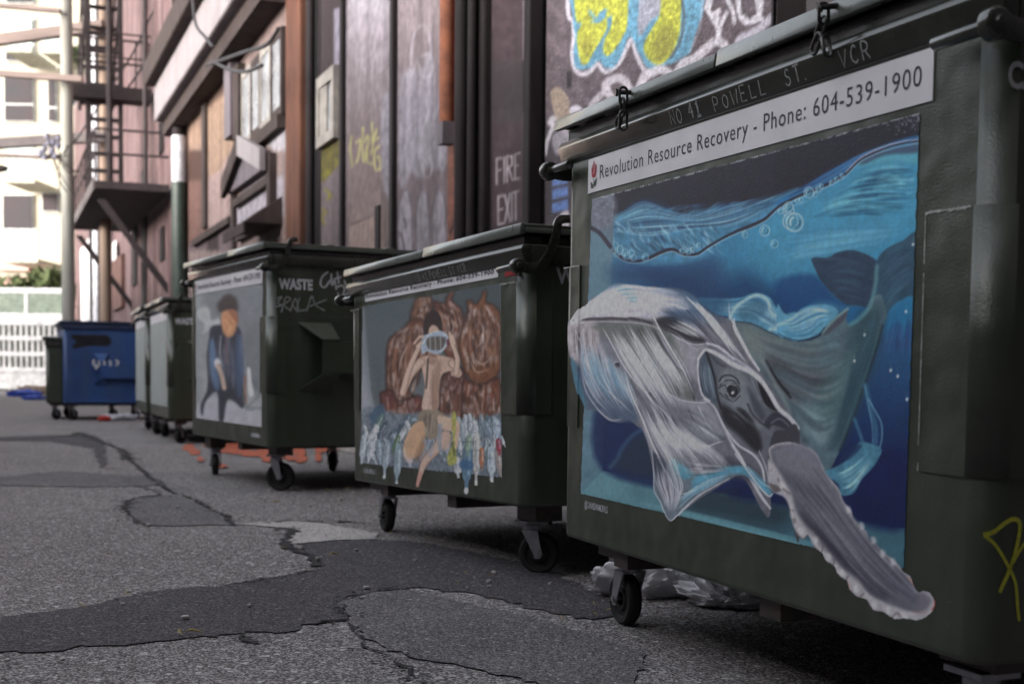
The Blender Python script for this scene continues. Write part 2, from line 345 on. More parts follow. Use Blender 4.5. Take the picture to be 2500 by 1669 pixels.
def dumpster(fr,W,D,zb,Hr,label,group,name='dumpster',mats=None,lip=(.035,.03),split=.49,lidz=None,pocket=(.93,.727,.18,.30,.41,1.03,.63),casters=None,rods=True,plates=True,low=False):
    g,gr,gl=mats or (green,green_gloss,green_lid)
    root=empty(name,fr.mat(),label,'dumpster',group); root_b=None
    zr=zb+Hr; zp=zr-.068
    b=MB(); b.box(0,W,0,D,zb,zr-.012); me=b.mesh('body'); bm=bmesh.new(); bm.from_mesh(me)
    es=[e for e in bm.edges if abs(e.verts[0].co.z-e.verts[1].co.z)>.3]; bmesh.ops.bevel(bm,geom=es,offset=.045,segments=6,affect='EDGES',profile=.5)
    es=[e for e in bm.edges if all(v.co.z<zb+.001 for v in e.verts)]; bmesh.ops.bevel(bm,geom=es,offset=.012,segments=3,affect='EDGES',profile=.5)
    bm.to_mesh(me); bm.free()
    for p in me.polygons: p.use_smooth=p.area<.12
    link('body',me,g,root)
    # rim: rounded channel all round
    m=MB(); o=.022
    m.prism([(-o,.02,zp),(-o,-o+.020,zp),(-o,-o+.013,zp+.006),(-o,-o,zp+.049),(-o,-o+.010,zr-.002),(-o,-o+.020,zr),(-o,.02,zr)],(W+2*o,0,0)); m.box(-o,W+o,D-.02,D+o,zp,zr); m.box(-o,.02,.0215,D-.0215,zp+.001,zr-.001); m.box(W-.02,W+o,.0215,D-.0215,zp+.001,zr-.001)
    m.build('rim',gr,root,bevel=.007,smooth=True,seg=3)
    m=MB(); m.box(.002,W-.002,.003,D-.003,zr-.013,(lidz or zr+.03)-.002); m.build('upper_frame',gr,root)
    lz=lidz or zr+.03
    # lids: one each half, a thin plate with a folded front lip and stiffening ribs
    sp=W*split
    for a0,a1,dz in ((-.03,sp-.004,0),(sp+.004,W+.03,.006)):
        l=MB(); f=-lip[1]; l.prism([(a0,f,lz),(a0,f+.005,lz+lip[0]+dz),(a0,f+.0205,lz+lip[0]+dz),(a0,f+.0205,lz)],(a1-a0,0,0)); l.box(a0,a1,f+.021,D+.03,lz+lip[0]-.012+dz,lz+lip[0]+dz-.001)
        for q in (.3,.62): l.box(a0+.04,a1-.04,D*q,D*q+.05,lz+lip[0]+dz-.0005,lz+lip[0]+.010+dz)
        l.box(a0,a0+.01,f+.021,D+.02,lz+.006,lz+lip[0]-.0125+dz); l.box(a1-.01,a1,f+.021,D+.02,lz+.006,lz+lip[0]-.0125+dz)
        l.build('lid',gl,root,bevel=.0035,smooth=True)
    if rods:
        zc=zp-.012
        for s,a_in,a_out in ((0,.10,-.045),(1,W-.12,W+.03)):
            r=MB(); r.tube([(a_in,-.036,zc),(a_out,-.036,zc)],.0125,14); r.lathe((a_out-.004,-.036,zc),(1,0,0),[(0,-.014),(.024,-.014),(.028,-.010),(.028,.012),(.022,.016),(.012,.016),(.012,.022),(0,.022)],20)
            # curved bumper arm on the end wall
            ax=a_out+(.0 if s else 0); pts=catmull([(-.036,zc),(.035,zc-.005),(.075,zc+.03),(.100,zc+.08),(.112,zc+.13),(.125,zc+.165),(.165,zc+.172)],5)
            L=[];R=[]
            for i,pz in enumerate(pts):
                t=pts[min(i+1,len(pts)-1)]-pts[max(i-1,0)]; t/=np.hypot(*t); nn=np.array([-t[1],t[0]]); w=.020-.006*i/len(pts); L.append(pz+nn*w); R.append(pz-nn*w)
            q=L+R[::-1]; r.prism([(a_out-.006,c[0],c[1]) for c in q],(.012,0,0))
            r.build('lid_arm',gr,root,bevel=.002,smooth=True)
    if plates:
        z0,z1=zb+.324,zb+.788
        for a0,a1,x in ((-.0035,.11,-1),(W-.168,W+.0035,1)):
            m=MB(); 
            # wraps the rounded corner: swept outline
            if x>0: path=[(a0,-.004),(W-.052,-.004),(W-.047,-.004)]+[(W-.045+.0485*math.sin(t),.045-.0485*math.cos(t)) for t in np.linspace(.1,1.47,6)]+[(W+.0035,.049),(W+.0035,.053),(W+.0035,.11)]
            else: path=[(a1,-.004),(.052,-.004),(.047,-.004)]+[(.045-.0485*math.sin(t),.045-.0485*math.cos(t)) for t in np.linspace(.1,1.47,6)]+[(-.0035,.049),(-.0035,.053),(-.0035,.11)]
            n=len(path); vs=[(p[0],p[1],z0) for p in path]+[(p[0],p[1],z1) for p in path]; inn=[(p[0]+(.003 if x<0 and j>n-3 else -.003 if x>0 and j>n-3 else 0),p[1]+.0035,z) for z in (z0,z1) for j,p in enumerate(path)]
            m.add(vs+inn,[(i,i+1,n+i+1,n+i) for i in range(n-1)]+[(i,2*n+i,2*n+i+1,i+1) for i in range(n-1)]+[(n+i,n+i+1,3*n+i+1,3*n+i) for i in range(n-1)]+[(0,n,3*n,2*n),(n-1,3*n-1,4*n-1,2*n-1)])
            pl_=m.build('corner_plate',g,root)
            for p in pl_.data.polygons: p.use_smooth=abs(p.normal.x)>.02 and abs(p.normal.y)>.02 and abs(p.normal.z)<.1
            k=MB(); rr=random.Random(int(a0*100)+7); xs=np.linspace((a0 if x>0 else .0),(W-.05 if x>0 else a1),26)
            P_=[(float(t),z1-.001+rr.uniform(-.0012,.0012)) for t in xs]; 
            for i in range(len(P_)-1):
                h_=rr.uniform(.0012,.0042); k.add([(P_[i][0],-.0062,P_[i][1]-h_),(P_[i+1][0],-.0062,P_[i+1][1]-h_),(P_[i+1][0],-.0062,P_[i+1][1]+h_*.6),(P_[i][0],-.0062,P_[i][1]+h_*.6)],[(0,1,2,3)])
            if x>0:
                for i in range(30):
                    zz=z1-(z1-z0)*i/30; 
                    if rr.random()<.75: w_=rr.uniform(.0006,.0016); k.add([(a0-w_,-.0055,zz-.015),(a0+w_,-.0055,zz-.015),(a0+w_,-.0055,zz),(a0-w_,-.0055,zz)],[(0,1,2,3)])
            k.build('edge_highlight',edge_hi,pl_)  # pale broken ribbons paint a highlight along the plate's top and side edge
    # scratches and chipped paint on the front
    k=MB(); rr=random.Random(int(W*1000+zb*100))
    for _ in range(70):
        e=rr.random(); a=rr.choice([rr.uniform(0.03,.12),rr.uniform(W-.19,W-.06),rr.uniform(.05,W-.06),rr.uniform(.05,W-.06)]); z=rr.uniform(zb+.015,zb+.11) if e<.6 else rr.uniform(zb+.1,zp-.1)
        if e>=.6 and .12<a<W-.2: continue
        t=rr.uniform(0,3.1); L_=rr.uniform(.002,.02) if rr.random()<.8 else rr.uniform(.02,.06); w_=rr.uniform(.0005,.0013); d=(math.cos(t)*L_,math.sin(t)*L_*.5); nn=(-d[1]/L_*w_,d[0]/L_*w_)
        if z+d[1]<zb+.012: continue
        k.add([(a-nn[0],-.0007,z-nn[1]),(a+d[0],-.0007,z+d[1]),(a+nn[0],-.0007,z+nn[1])],[(0,1,2)])
    tag(k.build('scratches',scuffd,root),None,None,None,'stuff')
    # fork pockets on both end walls
    zt,zl,n0,n1,n2,zT,zB=pocket; pr=.10
    for s in (1,-1):
        X=W if s>0 else 0
        def q(a,b_,c): return (X+s*a,b_,c)
        m=MB(); th=.006
        m.prism([q(.001,n0,zT),q(.001,n0+.21,zT),q(pr,n2,zt),q(pr,n1,zt)],(0,0,th)); m.prism([q(.001,n0,zB),q(.001,n0+.21,zB),q(pr,n2,zl),q(pr,n1,zl)],(0,0,-th))
        m.box(*sorted((X+s*.001,X+s*pr)),n2,D-.05,zt-th,zt); m.box(*sorted((X+s*.001,X+s*pr)),n2,D-.05,zl,zl+th)
        m.box(*sorted((X+s*(pr-.007),X+s*(pr+.001))),n1,D-.05,zl+th+.0005,zt-th-.0005)
        m.build('fork_pocket',g,root)
    # skids and caster risers under the floor
    m=MB()
    for a in (W*.16,W*.58):
        m.box(a,a+.085,.035,D-.05,zb-.05,zb-.001)
    m.build('skid',darksteel,root,bevel=.002)
    for (a,b_,deg,r,tr) in (casters or []):
        gz=-(fr.O[2]+fr.u[2]*a)/fr.v[2]; rz=MB(); rz.box(a-.075,a+.075,b_-.055,b_+.055,gz+2*r+.045,zb-.0015); rz.build('caster_mount',darksteel,root,bevel=.003)
        caster(root,a,b_,gz+2*r+.044,deg,r,gz,trail=tr)
    return root
def rose(root,a0,c0,w,h,b):
    m=MB(); f=lambda pts:[(a0+x*w,b,c0+y*h) for x,y in pts]
    # raised-fist bloom on a two-leafed stem
    m.add(f([(.28,.40),(.72,.38),(.86,.58),(.88,.78),(.78,.86),(.66,.80),(.60,.93),(.46,1.0),(.38,.88),(.26,.84),(.14,.72),(.18,.54)]),[tuple(range(12))])
    o=m.build('emblem',rose_red,root)
    k=MB()
    for p,q in (((.40,.62),(.62,.70)),((.36,.72),(.40,.84)),((.54,.72),(.55,.88)),((.68,.70),(.70,.80)),((.60,.56),(.70,.66)),((.36,.52),(.58,.58))):
        ribbon(k,[(a0+p[0]*w,c0+p[1]*h),(a0+q[0]*w,c0+q[1]*h)],w*.035,b-.0006,smooth=False)
    k.build('emblem_lines',label_white,o)
    k=MB(); k.add([(p[0],p[1],p[2]) for p in f([(.46,.40),(.52,.40),(.52,.22),(.94,.36),(.90,.12),(.66,.04),(.50,.08),(.46,.0),(.10,.02),(.06,.26),(.30,.20),(.46,.12)])],[tuple(range(12))]); k.build('emblem_leaves',rose_green,o)
def sign_strip(root,a0,a1,c0,c1,txt=True,t0=None,b=-.0028,bold=0.0):
    m=MB(); m.box(a0,a1,b,b+.0022,c0,c1); o=m.build('label_strip',label_white,root)
    h=c1-c0
    if txt:
        s=t0 if t0 is not None else a0+.075
        text_on('lettering','Revolution Resource Recovery - Phone: 604-539-1900',s,a1-.03,c0+h*.34,c0+h*.74,b-.0008,ink,o,spacing=1.12,bold=bold)
    return o
# hand lettering as strokes: glyph polylines in a unit box
GL={'N':[[(0,0),(0,1),(.7,0),(.7,1)]],'O':[[(.35,1),(.05,.7),(.05,.3),(.35,0),(.65,.3),(.65,.7),(.35,1)]],'4':[[(.5,0),(.5,1),(0,.35),(.7,.35)]],'1':[[(.1,.75),(.35,1),(.35,0)],[(.05,0),(.65,0)]],
 'P':[[(0,0),(0,1),(.5,.95),(.6,.72),(.45,.5),(0,.45)]],'W':[[(0,1),(.2,0),(.4,.7),(.6,0),(.8,1)]],'E':[[(.6,1),(0,1),(0,0),(.6,0)],[(0,.5),(.5,.5)]],'L':[[(0,1),(0,0),(.6,0)]],'S':[[(.6,.85),(.35,1),(.08,.8),(.15,.58),(.5,.42),(.6,.18),(.3,0),(0,.15)]],
 'T':[[(0,1),(.7,1)],[(.35,1),(.35,0)]],'.':[[(.1,.0),(.12,.08)]],'V':[[(0,1),(.35,0),(.7,1)]],'C':[[(.6,.85),(.35,1),(.05,.7),(.05,.3),(.35,0),(.62,.15)]],'R':[[(0,0),(0,1),(.5,.95),(.58,.72),(.4,.5),(0,.48)],[(.25,.48),(.65,0)]],' ':[],
 'A':[[(0,0),(.35,1),(.7,0)],[(.15,.38),(.55,.38)]],'D':[[(0,0),(0,1),(.45,.9),(.62,.5),(.45,.1),(0,0)]],'I':[[(.2,0),(.2,1)]],'M':[[(0,0),(.05,1),(.35,.4),(.65,1),(.7,0)]],'U':[[(0,1),(.05,.2),(.35,0),(.6,.2),(.65,1)]],'@':[[(.7,.35),(.55,.3),(.4,.3),(.3,.5),(.4,.7),(.55,.65),(.58,.35),(.75,.35),(.8,.6),(.6,.95),(.3,.95),(.05,.6),(.1,.2),(.4,0),(.7,.08)]],
 'K':[[(0,0),(0,1)],[(.6,1),(0,.45),(.65,0)]],'3':[[(.05,.9),(.4,1),(.55,.75),(.25,.55),(.6,.35),(.4,0),(.0,.1)]],'F':[[(0,0),(0,1),(.6,1)],[(0,.5),(.5,.5)]],'X':[[(0,0),(.65,1)],[(0,1),(.65,0)]]}
def handwrite(name,txt,a0,c0,a1,c1,h,w,b,mat,root,jit=.06,bold=None,seed=3,slope=None):
    """letters spread from (a0,c0) to (a1,c1); h letter height, w line width"""
    r=random.Random(seed); m=MB(); adv=[(.55 if ch==' ' else .35 if ch in '.I' else .95) for ch in txt]; tot=sum(adv); s=0; sx=(a1-a0)/tot
    for ch,ad in zip(txt,adv):
        hh=h*r.uniform(.92,1.1); dy=r.uniform(-.05,.05)*h
        for st in GL.get(ch,[]):
            ribbon(m,[(a0+(s+x*ad/.95*.82+r.uniform(-jit,jit)*.5)*sx, c0+(c1-c0)*(s+x)/tot+dy+(y+r.uniform(-jit,jit)*.5)*hh) for x,y in st],w*(1.7 if bold and ch in bold else 1),b,smooth=ch in 'OSCRPD@3U')
        s+=ad
    if slope:   # letters follow the slanted face of the rim
        z0_,y0_,k_=slope; m.v=[(x,y0_-(z-z0_)*k_,z) for x,y,z in m.v]
    return m.build(name,mat,root)
def link_oval(m,c,e1,e2,L,Wd,r): # chain link: long axis e1, short axis e2
    c,e1,e2=Vector(c),Vector(e1).normalized(),Vector(e2).normalized(); pts=[]
    for k in range(20):
        t=2*math.pi*k/20; x=math.cos(t); y=math.sin(t); pts.append(c+e1*((L/2-Wd/2)*(1 if x>0 else -1)+Wd/2*x)*1.0+e2*Wd/2*y)
    m.tube(pts,r,8,closed=True)
def chain(root,spec,bolt):
    o=MB(); o.tube(bolt,.006,8); o.lathe(bolt[0],Vector(bolt[0])-Vector(bolt[1]),[(0,0),(.011,0),(.011,.006),(0,.006)],6); c=o.build('chain',chainm,root,smooth=True)
    for s in spec:
        m=MB(); link_oval(m,*s); m.build('chain_link',chainm,c,smooth=True)
# ------------------------------------------------------------ the whale dumpster
W_=1.7687
GR='green dumpsters along the alley wall'
wd=dumpster(FA,W_,1.22,.2522,1.151,'large nearest dark green dumpster painted with a whale tangled in plastic',GR,lidz=1.437,lip=(.034,.03),split=.5,
   casters=[(.13,.15,88,.077,.03),(W_-.14,.15,20,.077,.03),(.13,1.05,50,.077,.03),(W_-.14,1.05,30,.077,.03)])
ls=sign_strip(wd,.154,1.606,1.237,1.331,t0=.232)
rose(ls,.170,1.248,.046,.076,-.0036)
handwrite('address_lettering','NO ',.655,1.345,.742,1.345,.032,.0035,-.0227,marker,wd,seed=5,slope=(1.3412,-.0100,.302))
handwrite('address_lettering','41',.748,1.345,.812,1.345,.036,.0060,-.0227,marker,wd,seed=6,slope=(1.3412,-.0100,.302))
handwrite('address_lettering','POWELL',.862,1.345,1.095,1.345,.030,.0032,-.0227,marker,wd,seed=7,slope=(1.3412,-.0100,.302))
handwrite('address_lettering','ST.',1.155,1.345,1.235,1.345,.033,.0036,-.0227,marker,wd,seed=8,slope=(1.3412,-.0100,.302))
handwrite('address_lettering','VCR',1.345,1.345,1.452,1.345,.032,.0034,-.0227,marker,wd,seed=9,slope=(1.3412,-.0100,.302))
text_on('signature_lettering','@CANADIANMURALS',.163,.312,.353,.372,-.001,stencil,wd,bold=.012)
text_on('stencil_lettering','CA',.018,.085,1.232,1.275,W_+.001,stencil,wd,side=True,bold=.03)
m=MB()
PX=lambda *q:[FA.on_side(x,y,W_+.001) for x,y in q]
for path,w in ((PX((2400,1305),(2425,1298),(2455,1275),(2478,1266),(2490,1285),(2478,1350),(2460,1400),(2440,1445)),.008),(PX((2405,1308),(2430,1330),(2455,1370),(2478,1420),(2484,1480),(2488,1515)),.006),(PX((2466,1385),(2485,1350),(2505,1320)),.006)):
    q=catmull(path,6); n=len(q)
    for i in range(n-1):
        t=q[i+1]-q[i]; t/=max(np.hypot(*t),1e-9); nn=np.array([-t[1],t[0]])*w/2
        m.add([(W_+.0015,*(q[i]+nn)),(W_+.0015,*(q[i+1]+nn)),(W_+.0015,*(q[i+1]-nn)),(W_+.0015,*(q[i]-nn))],[(0,1,2,3)])
m.build('yellow_scrawl',yellowp,wd)
def cp(px,py,y=-.052): a,c=FA.on(px,py,y); return (a,y,c)
def lk(p,q,wd_,r=.0036,side=False,y=-.052):
    P,Q=Vector(cp(*p,y)),Vector(cp(*q,y)); e1=Q-P; e2=Vector((0,1,0)) if side else Vector((0,1,0)).cross(e1); return ((P+Q)/2,e1,e2,e1.length,wd_,r)
chain(wd,[lk((1522,213),(1522,256),.022,side=True),lk((1519,240),(1521,283),.022),lk((1523,270),(1521,318),.021,side=True,y=-.056),lk((1516,285),(1505,312),.026)],[cp(1508,226,-.058),cp(1545,226,-.02)])
chain(wd,[lk((2012,8),(2010,60),.022,side=True),lk((2013,42),(1996,98),.024),lk((2002,82),(1984,132),.020,y=-.058),lk((2014,88),(2022,140),.016,side=True)],[cp(2005,18,-.058),cp(2050,14,-.02)])
# ------------------------------------------------------------ second dumpster
WB=1.7297
sd_=dumpster(FB,WB,1.12,.2293,.9129,'low green dumpster painted with a seated person before brown rubbish bags',GR,lidz=1.172,lip=(.033,.03),split=.52,
   pocket=(.83,.65,.18,.30,.41,.92,.56),casters=[(.135,.12,83,.075,.03),(WB-.20,.17,-40,.075,.03),(.16,.95,55,.075,.03),(WB-.2,.95,50,.075,.03)])
sign_strip(sd_,.186,1.535,1.044,1.086,t0=.20,bold=.03)
ls2=MB().box(.035,.085,-.0028,-.0006,.915,.985).build('emblem_label',label_white,sd_)
rose(ls2,.045,.922,.03,.056,-.0036)
handwrite('address_lettering','NO 41 POWELL ST VCR',.80,1.085,1.30,1.085,.028,.0032,-.0227,marker,sd_,seed=22,slope=(1.0802,-.0100,.302))
MB().box(WB-.14,WB-.02,-.0016,-.0004,1.040,1.056).build('sticker',redtape,sd_)
text_on('stencil_lettering','WASTE',.128,.36,1.012,1.066,WB+.001,stencil,sd_,side=True,bold=.03)
# ------------------------------------------------------------ third dumpster
td=dumpster(FD,W_,1.22,.2824,1.151,'large green dumpster with WASTE on its side and mural of an orange headed figure',GR,lidz=1.462,lip=(.034,.05),split=.6,
   casters=[(.19,.12,80,.075,.03),(W_-.2,.14,-38,.088,.03),(.2,1.0,58,.075,.03),(W_-.2,1.05,60,.075,.03)])
sign_strip(td,.117,1.645,1.268,1.362,t0=.2,bold=.02)
rose(bpy.data.objects[ [o for o in td.children if o.name.startswith('label_strip')][0].name ],.13,1.28,.036,.07,-.0036)
text_on('stencil_lettering','WASTE',.058,.272,1.232,1.292,W_+.001,stencil,td,side=True,bold=.045)
text_on('stencil_lettering','3',.62,.665,.80,.865,W_+.1022,stencil,td,side=True,bold=.03)
def side_tag(root,fr,a,paths,w,mat,name='graffiti_tag'):
    m=MB()
    for path in paths:
        q=catmull([fr.on_side(x,y,a) for x,y in path],5)
        for i in range(len(q)-1):
            t=q[i+1]-q[i]; t/=max(np.hypot(*t),1e-9); nn=np.array([-t[1],t[0]])*w/2
            m.add([(a+.001,*(q[i]+nn)),(a+.001,*(q[i+1]+nn)),(a+.001,*(q[i+1]-nn)),(a+.001,*(q[i]-nn))],[(0,1,2,3)])
    return m.build(name,mat,root)
z=lambda *q:[(430+x/2.34,560+y/2.34) for x,y in q]
side_tag(td,FD,W_+.0005,[z((870,240),(835,270),(825,315),(850,330),(880,290)),z((885,250),(890,320),(905,290),(915,345)),z((900,285),(945,270)),z((920,240),(930,310)),z((915,330),(950,320),(960,350),(930,410),(925,360)),z((960,290),(975,330),(1000,350),(955,380))],.010,stencil)
side_tag(td,FD,W_+.0005,[z((575,395),(605,385),(580,420),(610,435),(570,440)),z((600,475),(625,390),(655,400),(615,430),(650,460)),z((650,470),(680,395),(700,470),(660,430)),z((705,390),(690,460),(740,460)),z((745,465),(775,380),(795,430),(850,465)),z((760,440),(860,400))],.009,marker)
side_tag(td,FD,W_+.0005,[[(656,775),(760,772),(858,776)]],.006,green_lid,'seam')
# ------------------------------------------------------------ fourth and fifth
greyp=material('faded_sticker',(.42,.45,.44),rough=.6,col2=(.34,.38,.36),nscale=2.5)
def plain(fr,label,px):
    r=dumpster(fr,1.77,1.22,.25,1.151,label,GR,lidz=1.43,lip=(.034,.06),split=.5,casters=[(.19,.14,60,.075,.03),(1.57,.14,40,.075,.03),(1.57,1.02,40,.075,.03)])
    MB().box(.06,1.66,-.003,-.0008,.37,1.24).build('mural_panel',greyp,r); MB().box(.06,1.66,-.003,-.0008,1.245,1.33).build('label_strip',label_white,r)
    return r
p4=plain(FE,'green dumpster with pale front panel just behind the WASTE dumpster',0)
text_on('stencil_lettering','WASTE',.06,.27,1.20,1.26,1.771,stencil,p4,side=True,bold=.045)
p5=plain(FG,'green dumpster squeezed between blue dumpster and pale panelled dumpster',0)
# ------------------------------------------------------------ blue dumpster: its end wall faces the camera
bd=dumpster(FBL,1.77,1.17,.25,1.151,'bright blue dumpster with black marks and white numbers on its end',None,mats=(blue,blue_dark,blue_dark),lidz=1.41,lip=(.04,.05),rods=False,plates=False,
   pocket=(.86,.62,.42,.50,.55,.98,.52),casters=[(1.6,.14,40,.08,.03),(1.6,1.02,40,.08,.03),(.2,.14,40,.08,.03)])
blackp=material('black_spray',(.012,.01,.014),rough=.8); 
zz=lambda *q:[(x/3.267,620+y/3.267) for x,y in q]
side_tag(bd,FBL,1.77,[zz((570,660),(700,662),(850,665),(870,690),(860,715),(700,715),(580,740)),zz((600,690),(860,690))],.07,blackp,'spray_mark')
side_tag(bd,FBL,1.871,[zz((750,840),(745,880),(790,885),(785,850)),zz((800,870),(760,915)),zz((830,850),(835,885)),zz((870,850),(885,870),(875,890)),zz((920,845),(945,860),(925,890),(940,870))],.03,stencil,'number_lettering')
# small green one behind it
fg=dumpster(FFG,1.5,1.1,.25,.9,'small dark green dumpster behind the blue one by the white fence',GR,lidz=1.18,lip=(.04,.05),rods=False,plates=False,pocket=(.75,.58,.3,.38,.45,.86,.5),casters=[(1.35,.14,40,.08,.03),(1.35,.95,40,.08,.03)])
# ------------------------------------------------------------ the alley: ground, walls, far end
FW=Frame((0,0,0),(.3681,-.9298,0),(.9298,.3681,0),(0,0,1)); NW=3.15
_w=np.linalg.norm(FW.u); FW.u/=_w; FW.n/=np.linalg.norm(FW.n)
WX=lambda px,py=300,b=NW: FW.on(px,py,b)[0]
WP=lambda px,py,b=NW: FW.on(px,py,b)
def wmat(a,b=NW,z=0): return Frame(FW.world(a,b,z),FW.u,FW.n,FW.v).mat()
# ---- ground
def asphalt(name,c1,c2,c3,scale=210,patch=.9,bump=.8,rough=.85,bd=.004):
    m=bpy.data.materials.new(name); m.use_nodes=True; nt=m.node_tree; N=nt.nodes; L=nt.links; b=N['Principled BSDF']
    tc=N.new('ShaderNodeTexCoord')
    def vor(sc):
        v=N.new('ShaderNodeTexVoronoi'); v.inputs['Scale'].default_value=sc; L.new(tc.outputs['Object'],v.inputs['Vector']); return v
    def noi(sc,d=5,r=.6):
        v=N.new('ShaderNodeTexNoise'); v.inputs['Scale'].default_value=sc; v.inputs['Detail'].default_value=d; v.inputs['Roughness'].default_value=r; L.new(tc.outputs['Object'],v.inputs['Vector']); return v
    def rmp(s,a,c,t0=0,t1=1):
        r=N.new('ShaderNodeMapRange'); r.inputs['From Min'].default_value=a; r.inputs['From Max'].default_value=c; r.inputs['To Min'].default_value=t0; r.inputs['To Max'].default_value=t1; L.new(s,r.inputs['Value']); return r.outputs['Result']
    def mix(f,A,B,mode='MIX'):
        x=N.new('ShaderNodeMix'); x.data_type='RGBA'; x.blend_type=mode
        L.new(f,x.inputs[0]) if not isinstance(f,float) else setattr(x.inputs[0],'default_value',f)
        for k,v in ((6,A),(7,B)):
            if isinstance(v,tuple): x.inputs[k].default_value=(*v,1)
            else: L.new(v,x.inputs[k])
        return x.outputs[2]
    big=noi(patch,6,.65); med=noi(6,5,.7); v1=vor(scale); v2=vor(scale*.42)
    sep=N.new('ShaderNodeSeparateColor'); L.new(v1.outputs['Color'],sep.inputs[0])
    sep2=N.new('ShaderNodeSeparateColor'); L.new(v2.outputs['Color'],sep2.inputs[0])
    base=mix(rmp(big.outputs['Fac'],.38,.60),c1,c2); big2=noi(.33,4,.55)
    base=mix(rmp(big2.outputs['Fac'],.48,.62,0,.45),base,tuple(x*.55 for x in c1))
    base=mix(rmp(med.outputs['Fac'],.35,.7,0,.7),base,tuple(x*.5 for x in c1))
    g=mix(rmp(sep.outputs[0],.15,.9,0,.85),base,c3)         # stone chips
    g=mix(rmp(sep.outputs[1],.5,.75,0,.85),g,tuple(x*.33 for x in c1))  # binder pits
    g=mix(rmp(sep2.outputs[2],.965,.985,0,.5),g,tuple(min(1,x*2.2) for x in c3))
    fine=noi(scale*1.6,3); g=mix(rmp(fine.outputs['Fac'],.3,.7,0,.45),g,tuple(x*.4 for x in c1))
    L.new(g,b.inputs['Base Color']); b.inputs['Roughness'].default_value=rough; b.inputs['Specular IOR Level'].default_value=.35
    ma=N.new('ShaderNodeMath'); ma.operation='MULTIPLY_ADD'; ma.inputs[1].default_value=-.8; L.new(v1.outputs['Distance'],ma.inputs[0]); 
    mm=N.new('ShaderNodeMath'); mm.operation='MULTIPLY'; mm.inputs[1].default_value=1.2; L.new(med.outputs['Fac'],mm.inputs[0]); L.new(mm.outputs[0],ma.inputs[2])
    bp=N.new('ShaderNodeBump'); bp.inputs['Strength'].default_value=bump; bp.inputs['Distance'].default_value=bd; L.new(ma.outputs[0],bp.inputs['Height']); L.new(bp.outputs['Normal'],b.inputs['Normal'])
    return m
asph=asphalt('worn_asphalt',(.10,.085,.09),(.25,.224,.22),(.66,.62,.61),scale=175)
asph_dark=asphalt('dark_patch_asphalt',(.040,.035,.043),(.082,.073,.085),(.22,.20,.215),scale=200,patch=1.6,bump=.8)
asph_mid=asphalt('grey_patch_asphalt',(.10,.092,.098),(.19,.178,.186),(.36,.34,.35),scale=200,patch=2.4,bump=.7)
asph_crack=asphalt('crack_filler',(.030,.026,.029),(.05,.043,.047),(.05,.045,.05),scale=200,bump=.6)
conc=asphalt('worn_concrete',(.52,.48,.45),(.68,.63,.60),(.78,.73,.70),scale=160,patch=3,bump=.35)
m=MB(); m.add([(-140,-60,0),(140,-60,0),(140,160,0),(-140,160,0)],[(0,1,2,3)]); g=m.build('ground',asph); tag(g,'worn grey asphalt of the alley',None,kind='structure')
def rough_poly(pts,px=True,jit=.012,step=.05,seed=1,z=0.0):
    r=np.random.default_rng(seed); P=np.array([ground_at(*p)[:2] for p in pts]) if px else np.array(pts,float); out=[]
    for i in range(len(P)):
        a,b=P[i],P[(i+1)%len(P)]; n=max(1,int(np.hypot(*(b-a))/step)); n=min(n,90)
        for k in range(n): out.append(a+(b-a)*k/n+r.normal(0,1,2)*jit*(.4 if k==0 else 1))
    return np.array(out)
def patch(pts,mat,z,name,label,seed=1,jit=.014,step=.03,edge=.003):
    P=rough_poly(pts,seed=seed,jit=jit,step=step); n=len(P); bm=bmesh.new(); vs=[bm.verts.new((x,y,z)) for x,y in P]; f=bm.faces.new(vs)
    if f.normal.z<0: f.normal_flip()
    bmesh.ops.triangulate(bm,faces=[f]); me=bpy.data.meshes.new(name); bm.to_mesh(me); bm.free(); o=link(name,me,mat); tag(o,label,None,kind='structure'); return o
z8=lambda *q:[(x/2.344,1000+y/2.344) for x,y in q]
patch(z8((-60,1195),(150,1170),(330,1150),(560,1115),(760,1060),(1000,1030),(1280,1010),(1500,965),(1700,940),(1840,905),(1850,880),(1730,820),(1740,770),(1900,755),(2150,745),(2420,760),(3100,900),(3700,1180),(3300,1200),(2700,1050),(2344,1020),(2150,1040),(1990,1080),(1925,1120),(1975,1170),(1965,1210),(1780,1230),(1680,1270),(1400,1280),(1150,1300),(900,1335),(600,1355),(300,1385),(-60,1395)),asph_dark,.004,'asphalt_patch','long dark asphalt trench repair curving across the alley',seed=2)
patch(z8((1350,655),(1600,640),(1830,650),(1990,680),(2180,710),(2150,740),(1900,750),(1640,775),(1620,750),(1700,700),(1690,680),(1580,675)),conc,.0045,'concrete_patch','pale exposed concrete patch near the second dumpster',seed=3,jit=.008)
patch(z8((715,560),(770,510),(1000,490),(1150,545),(1290,620),(1370,665),(1200,660),(1000,668),(850,665),(770,640)),asph_mid,.0042,'asphalt_patch','smooth grey asphalt patch beside the cracks',seed=4,jit=.006)
patch(z8((1925,1110),(2010,1075),(2150,1045),(2344,1035),(2600,1090),(3100,1210),(3700,1400),(3600,1640),(3100,1580),(2650,1470),(2344,1420),(2100,1320),(2020,1220),(1975,1165)),asph_mid,.0046,'asphalt_patch','smooth grey asphalt patch in front of the whale dumpster',seed=5,jit=.008)
patch([(0,1165),(150,1150),(380,1165),(400,1185),(200,1190),(0,1185)],asph_mid,.0043,'asphalt_patch','long faint repair strip at the left',seed=6,jit=.02)
patch([(-40,1068),(130,1062),(235,1062),(255,1080),(262,1140),(245,1142),(230,1095),(120,1078),(-40,1075)],asph_dark,.0041,'asphalt_patch','thin dark repair strip far along the alley',seed=7,jit=.02,step=.1)
